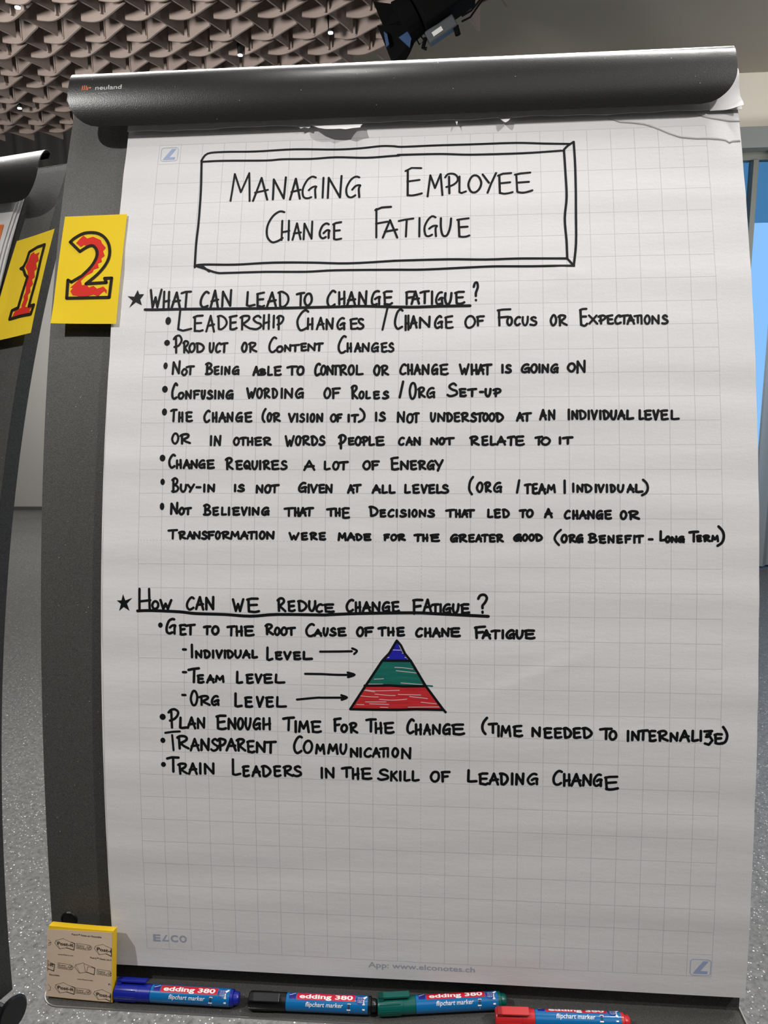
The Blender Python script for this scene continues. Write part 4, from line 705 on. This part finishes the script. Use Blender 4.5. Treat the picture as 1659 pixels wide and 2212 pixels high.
# second sheet peeping out on the left
bm = bmesh.new(); sheet(bm, lambda a, b: P(PU0 - .0026 * math.sin(PI * b) ** .6 + .02 * a, .25 + .665 * b, -.0008 - .0002 * a), lambda a, b: P(PU0 - .0026 * math.sin(PI * b) ** .6 + .02 * a, .25 + .665 * b, -.0010 - .0002 * a), 2, 30); padify(obj('lower_sheet_edge', bm, M_paperplain, pad, True))
# torn stubs of earlier sheets under the header
def ragged(u): return -.0168 + .0007 * math.sin(u * 41) + .0005 * math.sin(u * 131 + 2)
bm = bmesh.new(); sheet(bm, lambda a, b: P(PU0 + (PU1 + .003 - PU0) * a, -.082 + (ragged(PU0 + .67 * a) + .082) * b, .0012 + .0022 * b), lambda a, b: P(PU0 + (PU1 + .003 - PU0) * a, -.082 + (ragged(PU0 + .67 * a) + .082) * b, .0008 + .0022 * b), 120, 6); padify(obj('torn_stub', bm, M_paperplain, pad, True))
bm = bmesh.new(); sheet(bm, lambda a, b: P(PU0 + (PU1 - PU0) * a, -.082 + (ragged(PU0 + .67 * a) + .0798 + .0006 * math.sin(a * 60)) * b, .0006 + .0008 * b), lambda a, b: P(PU0 + (PU1 - PU0) * a, -.082 + (ragged(PU0 + .67 * a) + .0798) * b, .0004 + .0006 * b), 120, 4); padify(obj('torn_stub', bm, M_paperplain, pad, True))
# crumpled corner beside the header's right end
bm = bmesh.new()
def crumple(o):
    def g(a, b):
        u = .305 + .0325 * a; s = -.0815 + .066 * b
        return P(u, s, .0035 + .003 * math.sin(a * 5 + b * 9) * a + .004 * a * b + o)
    return g
sheet(bm, crumple(0), crumple(-.0003), 8, 12); padify(obj('crumpled_corner', bm, M_paperplain, pad, True))
def flapobj(key, lift):
    bm = bmesh.new(); p = pairs(POLY[key]); sm = min(s for u, s in p)
    F_ = lambda u, s, o: P(u, s, o + .0034 + (s - sm) * lift)
    a = [bm.verts.new(F_(u, s, 0)) for u, s in p]; b = [bm.verts.new(F_(u, s, -.0002)) for u, s in p]
    bm.faces.new(a); bm.faces.new(b[::-1])
    for i in range(len(a)): j = (i + 1) % len(a); bm.faces.new((a[i], a[j], b[j], b[i]))
    bmesh.ops.recalc_face_normals(bm, faces=bm.faces[:]); bmesh.ops.triangulate(bm, faces=bm.faces[:])
    padify(obj('torn_flap', bm, M_paperplain, pad))
flapobj('flap', .62); flapobj('flap_small', .35); flapobj('flap_v', .45); flapobj('flap_thin', .30)
for key in ('tear_long', 'tear_short'):      # lip of a tear, slightly lifted
    p = densify(pairs(POLY[key]), .004); n = len(p)
    bm = bmesh.new(); q = [max(.0, math.sin(PI * min(1, (i + 1) / n * .62))) for i in range(n)]
    A = [bm.verts.new(SP(u, s - .003, .00002)) for u, s in p]; B = [bm.verts.new(SP(u, s, .00008 + .00015 * q[i])) for i, (u, s) in enumerate(p)]; C_ = [bm.verts.new(SP(u, s, .00005)) for u, s in p]
    for i in range(n - 1): bm.faces.new((A[i], A[i + 1], B[i + 1], B[i])); bm.faces.new((B[i], B[i + 1], C_[i + 1], C_[i]))
    padify(obj('paper_tear', bm, M_paperplain, top_sheet, True))
    bm = bmesh.new(); stroke(bm, [(u, s + .0004) for u, s in p], .00035, SP, .0003); padify(obj('tear_shadow_line', bm, M_tearshade, top_sheet))  # dark line painted in as the shadow along the tear

# --- handwriting
LAB = {'title_first_line': 'MANAGING EMPLOYEE', 'title_second_line': 'CHANGE FATIGUE', 'first_heading': 'WHAT CAN LEAD TO CHANGE FATIGUE?', 'leadership_line': 'LEADERSHIP CHANGES / CHANGE OF FOCUS OR EXPECTATIONS', 'product_line': 'PRODUCT OR CONTENT CHANGES', 'not_being_line': 'NOT BEING ABLE TO CONTROL OR CHANGE WHAT IS GOING ON', 'confusing_line': 'CONFUSING WORDING OF ROLES / ORG SET-UP', 'the_change_line': 'THE CHANGE (OR VISION OF IT) IS NOT UNDERSTOOD AT AN INDIVIDUAL LEVEL', 'or_in_other_words_line': 'OR IN OTHER WORDS PEOPLE CAN NOT RELATE TO IT', 'change_requires_line': 'CHANGE REQUIRES A LOT OF ENERGY', 'buy_in_line': 'BUY-IN IS NOT GIVEN AT ALL LEVELS', 'not_believing_line': 'NOT BELIEVING THAT THE DECISIONS THAT LED TO A CHANGE OR', 'transformation_line': 'TRANSFORMATION WERE MADE FOR THE GREATER GOOD', 'second_heading': 'HOW CAN WE REDUCE CHANGE FATIGUE?', 'get_to_line': 'GET TO THE ROOT CAUSE OF THE CHANE FATIGUE', 'individual_level_line': 'INDIVIDUAL LEVEL', 'team_level_line': 'TEAM LEVEL', 'org_level_line': 'ORG LEVEL', 'plan_line': 'PLAN ENOUGH TIME FOR THE CHANGE (TIME NEEDED TO INTERNALIZE)', 'transparent_line': 'TRANSPARENT COMMUNICATION', 'train_line': 'TRAIN LEADERS IN THE SKILL OF LEADING CHANGE'}
for name, w, data in LINES:
    bm = bmesh.new()
    for tok in data.split():
        ch = tok[0]; u0, s0, u1, s1 = [int(v) * 1e-4 for v in tok[1:].split(',')]
        glyph(bm, ch, u0, s0, u1, s1, w * 1e-4, SP)
    if name == 'transparent_line':
        for p in FREE['transparent_t'][1]: stroke(bm, densify(pairs(p), .004), w * 1e-4, SP)
    o = padify(obj('written_line', bm, M_ink, top_sheet)); tag(o, 'black handwriting: ' + LAB[name], kind='stuff')
def ink(name, keys, label, mt=None, off=.00025, kind=None):
    bm = bmesh.new()
    for key in keys:
        w, ps = FREE[key]
        for p in ps: stroke(bm, densify(pairs(p) if 'pyramid' in name else smooth_line(pairs(p), n=4), .006), w * 1e-4 * 1.15, SP, off)
    o = padify(obj(name, bm, mt or M_ink, top_sheet)); tag(o, label, kind=kind)
ink('drawn_frame', ['title_frame'], 'black hand-drawn slanted box around the title')
ink('drawn_underline', ['heading_underline'], 'underline of the first heading'); ink('drawn_underline', ['second_underline'], 'underline of the second heading')
for k in ('arrow_one', 'arrow_two', 'arrow_three'): ink('drawn_arrow', [k], 'black arrow pointing to the pyramid')
for key, mt, lb in (('blue_band', M_blueink, 'blue tip of the pyramid'), ('green_band', M_greenink, 'green middle of the pyramid'), ('red_band', M_redink, 'red base of the pyramid')):
    bm = bmesh.new(); flatpoly(bm, pairs(POLY[key]), SP, .00016); padify(obj('coloured_band', bm, mt, top_sheet))['label'] = lb
ink('green_overshoot', ['green_overshoot'], 'green stroke running past the pyramid', M_greenink, .0002)
ink('hatching_gap', ['streaks'], 'unfilled gaps in the colouring', M_gap, .00021, 'stuff')
ink('pyramid_outline', ['triangle_outline'], 'black outline of the pyramid', None, .0003)
for key in ('star_one', 'star_two'):
    bm = bmesh.new(); flatpoly(bm, pairs(POLY[key]), SP, .00025); padify(obj('drawn_star', bm, M_ink, top_sheet))
for (u, s, a, b) in BULLETS:
    bm = bmesh.new(); bm.faces.new([bm.verts.new(SP((u + a * math.cos(k * PI / 9)) * 1e-4, (s + b * math.sin(k * PI / 9)) * 1e-4, .00025)) for k in range(18)])
    padify(obj('bullet_point', bm, M_ink, top_sheet))
# --- printed marks of the paper
def rrect(u0, s0, u1, s1, r, n=4):
    out = []
    for cx, cy, a0 in ((u1 - r, s0 + r, -90), (u1 - r, s1 - r, 0), (u0 + r, s1 - r, 90), (u0 + r, s0 + r, 180)):
        for k in range(n + 1): a = math.radians(a0 + 90 * k / n); out.append((cx + r * math.cos(a), cy + r * math.sin(a)))
    return out + [out[0]]
def corner_mark(u0, s0, w, h):
    bm = bmesh.new(); stroke(bm, rrect(u0, s0, u0 + w, s0 + h, .003), .0005, SP, .00015)
    L = [(.62, .10), (.88, .10), (.50, .72), (.86, .72), (.84, .90), (.14, .90), (.22, .74)]
    flatpoly(bm, [(u0 + a * w, s0 + b * h) for a, b in L], SP, .00015)
    padify(obj('printed_corner_mark', bm, M_logo, top_sheet))
corner_mark(-.2975, .0035, .0195, .0175); corner_mark(.2785, .8805, .0205, .018)
bm = bmesh.new()
u0, s0 = -.2925, .8905
for i, ch in enumerate('EZCO'):
    x = u0 + .0098 * i
    if ch == 'Z': 
        flatpoly(bm, [(x + .0045, s0 - .0078), (x + .0062, s0 - .0078), (x + .0025, s0 - .0016), (x + .0075, s0 - .0016), (x + .0075, s0), (x - .0002, s0)], SP, .00015)
    else: put_text(bm, ch, x, s0, .0082, .0082, SP, .00015, bold=.035)
padify(obj('printed_name', bm, M_logo2, top_sheet))
bm = bmesh.new(); put_text(bm, 'App: www.elconotes.ch', -.0562, .9083, .1135, .0064, SP, .00015, bold=.01); padify(obj('printed_address', bm, M_logo2, top_sheet))

# ---------------------------------------------------------------- neighbour's pad
pad2 = empty('flipchart_pad', chart2.location, PH, 'white paper pad with torn edges at the left border of the photo', 'paper pad')
for (u1, o, nm) in ((.2755, .0005, 'top_sheet'), (.2795, -.0012, 'lower_sheet'), (.283, -.003, 'lower_sheet')):
    bm = bmesh.new(); sheet(bm, lambda a, b: P2(-.365 + (u1 + .365) * a + .0008 * math.sin(b * 50), -.05 + .97 * b, o + .0015 * a * math.sin(b * 9)), lambda a, b: P2(-.365 + (u1 + .365) * a + .0008 * math.sin(b * 50), -.05 + .97 * b, o - .0003 + .0015 * a * math.sin(b * 9)), 10, 60)
    obj(nm, bm, M_paperplain, pad2, True)
bm = bmesh.new(); sheet(bm, lambda a, b: P2(-.362 + .637 * a, -.05 + .96 * b, -.0045), lambda a, b: P2(-.362 + .637 * a, -.05 + .96 * b, -.0095), 6, 40); obj('paper_stack', bm, M_paperplain, pad2)

# ---------------------------------------------------------------- yellow number cards
def card(name, parent_loc, rz, S, corners, lift, label, cat, mt):
    e = empty(name, parent_loc, rz, label, cat)
    tl, tr_, br, bl = corners
    def g(o):
        def f(a, b):
            u = (tl[0] * (1 - a) + tr_[0] * a) * (1 - b) + (bl[0] * (1 - a) + br[0] * a) * b
            s = (tl[1] * (1 - a) + tr_[1] * a) * (1 - b) + (bl[1] * (1 - a) + br[1] * a) * b
            return S(u, s, lift(a, b) + o)
        return f
    if 'yellow' in label: e['group'] = 'yellow number cards on the flipcharts'
    bm = bmesh.new(); sheet(bm, g(0), g(-.0003), 12, 16); obj('card', bm, mt, e, True)
    return e, lambda u, s, o: (lambda a, b: S(u, s, lift(a, b) + o))(*inv_bilin(u, s, corners))
def inv_bilin(u, s, c):
    tl, tr_, br, bl = c; a = b = .5
    for _ in range(12):
        U = (tl[0] * (1 - a) + tr_[0] * a) * (1 - b) + (bl[0] * (1 - a) + br[0] * a) * b - u
        V = (tl[1] * (1 - a) + tr_[1] * a) * (1 - b) + (bl[1] * (1 - a) + br[1] * a) * b - s
        Ua = (tr_[0] - tl[0]) * (1 - b) + (br[0] - bl[0]) * b; Ub = (bl[0] - tl[0]) * (1 - a) + (br[0] - tr_[0]) * a
        Va = (tr_[1] - tl[1]) * (1 - b) + (br[1] - bl[1]) * b; Vb = (bl[1] - tl[1]) * (1 - a) + (br[1] - tr_[1]) * a
        D = Ua * Vb - Ub * Va; a -= (U * Vb - Ub * V) / D; b -= (Ua * V - U * Va) / D
    return max(0, min(1, a)), max(0, min(1, b))
c2 = pairs(POLY['note_two']); base2 = Vector(P(*c2[3]))
S2 = lambda u, s, o: P(u, s, o) - base2
e2, on2 = card('number_card', base2, 0, S2, c2, lambda a, b: .0022 + .0015 * a * b + .0016 * max(0, b - .85) / .15 * (1 - a) ** 3, 'yellow card with a red numeral two outlined in black, taped beside the large sheet', 'card', M_yellow)
bm = bmesh.new(); p = pairs(POLY['two_fill']); flatpoly(bm, p, on2, .0003); obj('number_filling', bm, M_cardred, e2)
bm = bmesh.new(); p = pairs(POLY['two_outline']); p = smooth_line(p[:10], n=4)[:-1] + p[9:17] + smooth_line(p[17:25], n=4)[:] + [p[0]]
stroke(bm, p, .0034, on2, .0005); obj('number_outline', bm, M_noteink, e2)
c1 = [(.2975, .0316), (.3600, .0209), (.3592, .1569), (.3066, .1655)]
c1[0] = (.2979, .0316); c1[3] = (.2880, .1668)
nl = chart2.location
e1, on1 = card('number_card', nl, PH, P2, c1, lambda a, b: .0012 + .002 * a * a, 'yellow card with a red numeral one outlined in black, at the photo\'s left border', 'card', M_yellow)
bm = bmesh.new(); flatpoly(bm, pairs(NOTE1F), on1, .0003); obj('number_filling', bm, M_cardred, e1)
bm = bmesh.new(); p = pairs(NOTE1O); stroke(bm, densify(p + [p[0]], .004), .0040, on1, .0005); obj('number_outline', bm, M_noteink, e1)
e3, _ = card('orange_card', nl, PH, P2, [(.19, .004), (.2672, .006), (.2692, .075), (.19, .075)], lambda a, b: .0022, 'orange card at the left border on the neighbouring paper pad', 'card', M_orange)

# ---------------------------------------------------------------- markers on the tray
LBL = {'blue': (.008, .018, .30), 'black': (.006, .006, .007), 'green': (.0, .105, .085), 'red': (.62, .018, .022)}
M_label = mat('blue_foil_label', (.004, .155, .42), .22, coat=.5); M_redband = mat('red_label_band', (.60, .01, .03), .3); M_navy = mat('navy_print', (.01, .01, .22), .4)
def marker(a, b, colour, label, roll, zt=FZ - .492, lift=0.0):
    R = .0088
    a = Vector(a); b = Vector(b); d = (b - a); L = .1365; ang = math.atan2(d.y, d.x)
    e = empty('flipchart_marker', (a.x, a.y, zt + R + .0006 + lift), ang, label, 'marker', 'flipchart markers in the pen tray')
    mc = mat(colour + '_plastic', LBL[colour], .32, coat=.2)
    def cyl(name, x0, x1, r, mt, par, prof=None, n=36):
        bm = bmesh.new(); pr = prof or [(x0, r), (x1, r)]
        tube_x(bm, pr, n); o = obj(name, bm, mt, par, True); md = o.modifiers.new('es', 'EDGE_SPLIT'); md.split_angle = math.radians(35); return o
    def tube_x(bm, pr, n):
        rings = [[bm.verts.new((x, r * math.cos(2 * PI * k / n), r * math.sin(2 * PI * k / n))) for k in range(n)] for x, r in pr]
        for i in range(len(pr) - 1):
            for k in range(n): bm.faces.new((rings[i][k], rings[i][(k + 1) % n], rings[i + 1][(k + 1) % n], rings[i + 1][k]))
        bm.faces.new(rings[0][::-1]); bm.faces.new(rings[-1]); bmesh.ops.recalc_face_normals(bm, faces=bm.faces[:])
    cap = cyl('cap', 0, .040, R, mc, e, [(.0, R - .0014), (.0006, R - .0004), (.0015, R), (.0265, R), (.0267, R - .0002), (.0272, R - .0002), (.0274, R), (.040, R - .0001)])
    for k in range(9):                                                # fine grip ribs on the cap
        t = 2 * PI * k / 9 + .2; bm = bmesh.new(); box(bm, (.013, (R + .00005) * math.cos(t), (R + .00005) * math.sin(t)), (.022, .0007, .0007)); obj('grip_rib', bm, mc, cap)
    # clip: foot block and free tongue, on the rolled side
    th = roll; ny, nz = -math.sin(th), math.cos(th)
    def cb(x0, x1, r0, r1, w):
        bm = bmesh.new(); vs = box(bm, ((x0 + x1) / 2, 0, (r0 + r1) / 2), (x1 - x0, w, r1 - r0)); bmesh.ops.bevel(bm, geom=bm.edges[:], offset=.0006, segments=2, affect='EDGES', profile=.5)
        bmesh.ops.transform(bm, matrix=Matrix.Rotation(th, 4, 'X'), verts=bm.verts[:]); return bm
    obj('clip', cb(.0015, .007, R - .001, R + .0044, .0085), mc, cap); obj('clip_tongue', cb(.0015, .034, R + .0019, R + .0044, .0085), mc, cap)
    br = cyl('barrel', .040, L - .0095, R - .0002, M_label, e, [(.0401, R - .0006), (.0406, R - .0001), (L - .0095, R - .0001)])
    cyl('end_plug', L - .0095, L, R, mc, e, [(L - .0094, R - .0003), (L - .0065, R - .0004), (L - .0055, R - .0022), (L - .002, R - .0024), (L - .0004, R - .0034), (L, R - .0046)])
    # printed label; v = distance round the barrel, downwards from the top of the red band
    def SB(x, v, o):
        t = T0 + v / R; r = R - .0001 + o
        return Vector((x, r * math.cos(t), r * math.sin(t)))
    T0 = math.radians({'blue': 72, 'black': 67, 'green': 57, 'red': 36}[colour])
    def strip(x0, x1, v0, v1, o, mt, name, lab=None):
        bm = bmesh.new(); grid(bm, lambda a, b: SB(x0 + (x1 - x0) * a, v0 + (v1 - v0) * b, o), 2, 8); q = obj(name, bm, mt, br, True)
        if lab: q['label'] = lab
    strip(.0515, .1135, 0, .0082, .00012, M_redband, 'red_band'); strip(.0435, .0507, .0005, .0076, .00012, M_navy, 'navy_flag')
    def ptext(bm, txt, x, v, w, hh, o, shear=0.0, bold=0.0):
        # text triangles are cut small enough to follow the round barrel
        b2 = bmesh.new(); put_text(b2, txt, x, v, w, hh, lambda a, b, c: Vector((a, b, 0)), 0, shear=shear, bold=bold)
        for k in range(1, 8):
            yy = v - hh * 1.1 + k * hh * 1.4 / 8
            bmesh.ops.bisect_plane(b2, geom=b2.verts[:] + b2.edges[:] + b2.faces[:], plane_co=(0, yy, 0), plane_no=(0, 1, 0))
        V = {q: bm.verts.new(SB(q.co.x, q.co.y, o)) for q in b2.verts}
        for f in b2.faces: bm.faces.new([V[q] for q in f.verts])
        b2.free()
    bm = bmesh.new(); ptext(bm, 'edding 380', .0545, .0067, .0565, .0048, .00022, bold=.03); obj('printed_name', bm, M_white, br)
    bm = bmesh.new(); ptext(bm, 'flipchart marker', .0615, .0142, .0395, .0044, .0002, shear=.2, bold=.01); obj('printed_words', bm, M_white, br)
    bm = bmesh.new(); cx, cv = .1190, .0062
    cv_ = bm.verts.new(SB(cx, cv, .00016)); rr_ = [bm.verts.new(SB(cx + .0046 * math.cos(k * PI / 8), cv + .0046 * math.sin(k * PI / 8), .00016)) for k in range(16)]
    for k in range(16): bm.faces.new((cv_, rr_[k], rr_[(k + 1) % 16]))
    obj('navy_disc', bm, M_navy, br)
    bm = bmesh.new()
    for v in (.0040, .0056, .0072, .0088): ptext(bm, 'CAP OFF', cx - .0032, v, .0060, .0009, .0003)
    for q in ([(.1222, .0062), (.1232, .0062), (.1232, .0100), (.1222, .0100)], [(.1214, .0098), (.1240, .0098), (.1240, .0158), (.1214, .0158)], [(.1216, .0040), (.1252, .0016), (.1262, .0030), (.1232, .0058)], [(.1058, .0100), (.1092, .0100), (.1088, .0165), (.1050, .0165)]):
        flatpoly(bm, q, SB, .00034)
    stroke(bm, [(.1072, .0180), (.1072, .0200)], .0003, SB, .0003); stroke(bm, [(.0442, .0036), (.0500, .0012)], .0006, SB, .0003)
    obj('white_pictogram', bm, M_white, br)
    bm = bmesh.new()
    for v in (.0108, .0125, .0142): flatpoly(bm, [(.1060, v), (.1084, v), (.1084, v + .0009), (.1060, v + .0009)], SB, .0005)
    obj('small_print', bm, M_print, br)
    return e
zr = FZ - .492
marker((-.3290, -.0775, 0), (-.1903, -.0780, 0), 'blue', 'blue capped marker in the tray beside the sticky note pad', -.35)
marker((-.1816, -.0795, 0), (-.0466, -.0772, 0), 'black', 'black capped marker in the tray between the blue and the green one', .55)
marker((-.0450, -.0785, 0), (.0903, -.0605, 0), 'green', 'green capped marker lying at a slant, its end behind the red one', -.10)
marker((.0775, -.0835, 0), (.2120, -.0800, 0), 'red', 'red capped marker at the front of the tray', .30)

# ---------------------------------------------------------------- sticky note pad standing at the tray's left end
def sticky_pad():
    A = Vector((-.4046, -.0815, FZ - .4900)); B = Vector((-.3309, -.0850, FZ - .4900))
    X = (B - A).normalized(); tilt = math.radians(11); Yh = Vector((-X.y, X.x, 0)); Zp = Vector((0, 0, 1)) * math.cos(tilt) + Yh * math.sin(tilt); Nn = X.cross(Zp) * 1
    if Nn.y > 0: Nn = -Nn                 # towards the reader
    e = empty('sticky_note_pad', A, 0, 'block of yellow sticky notes with printed brown liner standing on the tray', 'sticky notes')
    W, H, T = .0742, .0765, .0088
    def Q(x, z, o):       # x right, z down from the top, o towards the reader
        cv = .0006 * math.sin(PI * x / W) + .0015 * (1 - x / W) ** 2 * max(0, z / H - .7)
        return X * x + Zp * (H - z) + Nn * (o + cv)
    bm = bmesh.new(); sheet(bm, lambda a, b: Q(W * a, H * b, 0), lambda a, b: Q(W * a, H * b, 0) - Nn * T, 10, 10)
    obj('note_block', bm, M_yellow2, e)
    bm = bmesh.new(); dz = lambda a: .0035 * (1 - a) + .0016 * math.sin(a * PI) * -1 + .001
    sheet(bm, lambda a, b: Q(-.0012 + (W + .0004) * a, .0016 + .0022 * (1 - a) ** 2 + (H - .0016 - .0022 * (1 - a) ** 2 - .0006) * b, .0004), lambda a, b: Q(-.0012 + (W + .0004) * a, .0016 + .0022 * (1 - a) ** 2 + (H - .0016 - .0022 * (1 - a) ** 2 - .0006) * b, .0002), 10, 10)
    lin = obj('printed_liner', bm, M_kraft, e)
    bm = bmesh.new(); lo, hi = .0, W - .0014
    def cl(p): return (max(lo, min(hi, p[0])), p[1])
    def pl_(p, w):
        p = densify([cl(q) for q in p], .002); p2 = [p[0]]
        for q in p[1:]:
            if math.dist(q, p2[-1]) > 1e-5: p2.append(q)
        if len(p2) > 1: stroke(bm, p2, w, Q, .0006)
    def notes(x, z, dr, txt=True):
        R_ = lambda a, b: (x + a, z + b + dr * a)
        pl_([R_(0, .0062), R_(.0010, .0035), R_(.0098, .0000), R_(.0110, .0008), R_(.0190, .0030)], .00028)
        pl_([R_(0, .0062), R_(.0055, .0118), R_(.0130, .0098), R_(.0220, .0112)], .00035); pl_([R_(.0012, .0036), R_(.0058, .0116)], .0002)
        pl_([R_(.0190, .0030), R_(.0230, .0040), R_(.0222, .0112), R_(.0135, .0096)], .00075)
        if txt: put_text(bm, 'Post-it', R_(.0030, 0)[0], R_(.003, .0076)[1], .0185, .0036, Q, .0007, rot=dr, bold=.02, clip=(lo, hi, 0, H))
        else: pl_([R_(.0105, .0010), R_(.0122, .0098)], .0003); pl_([R_(.0150, .0035), R_(.0135, .0098)], .0003); pl_([R_(.0150, .0035), R_(.0225, .0045)], .0002)
    def pill(x, z, dr):
        R_ = lambda a, b: (x + a, z + b + dr * a)
        pl_([R_(0, 0), R_(.0145, 0), R_(.0172, .0012), R_(.0180, .0028), R_(.0165, .0050), R_(.014, .0056), R_(0, .0056), R_(0, 0)], .00028)
        put_text(bm, 'Super', R_(.0008, 0)[0], R_(0, .0026)[1], .0088, .0017, Q, .0007, rot=dr, clip=(lo, hi, 0, H)); put_text(bm, 'Sticky', R_(.0010, 0)[0], R_(0, .0048)[1], .0105, .0018, Q, .0007, rot=dr, clip=(lo, hi, 0, H))
        pl_([R_(.0118, .0028), R_(.0130, .0012), R_(.0155, .0010), R_(.0168, .0028), R_(.0155, .0048), R_(.0130, .0046), R_(.0118, .0028)], .00028); pl_([R_(.0132, .0030), R_(.0142, .0036), R_(.0160, .0016)], .0006)
    notes(.0080, .0115, .03); pill(.0330, .0158, .04); notes(.0535, .0135, .09)
    notes(-.0150, .0365, .02, False); put_text(bm, '-it', .0005, .0432, .0062, .0036, Q, .0007, bold=.02); pill(.0120, .0388, .04); notes(.0315, .0355, .05, False); pill(.0570, .0415, .08)
    notes(.0090, .0590, .03); pill(.0330, .0637, .03); notes(.0535, .0620, .09)
    pl_([(.0, .0150), (.0028, .0165), (.0036, .0182), (.0024, .0205), (.0, .0208)], .0003); pl_([(.0008, .0186), (.0030, .0176)], .0006); pl_([(.001, .0632), (.0040, .0655), (.0036, .0690), (.001, .0700)], .0003)
    f = lambda t, x, z, w, h, r=0.0: put_text(bm, t, x, z, w, h, Q, .0007, rot=r, bold=.01, clip=(lo, hi, 0, H))
    f('Post-it™ Notes are Recyclable', .0275, .0072, .034, .0019, .02); f('www.Post-it.com', .0118, .0300, .0180, .0014); f('Post-it™ Notes are Recyclable', .0490, .0305, .034, .0019, .05)
    f('Recyclable', .0022, .0530, .0120, .0017, .01); f('www.Post-it.com', .0345, .0545, .0180, .0014, .02); f('Post-it', .0700, .0577, .010, .0019, .05)
    o = obj('liner_print', bm, M_print, lin); tag(o, 'brown black printed words and note outlines', kind='stuff')
sticky_pad()
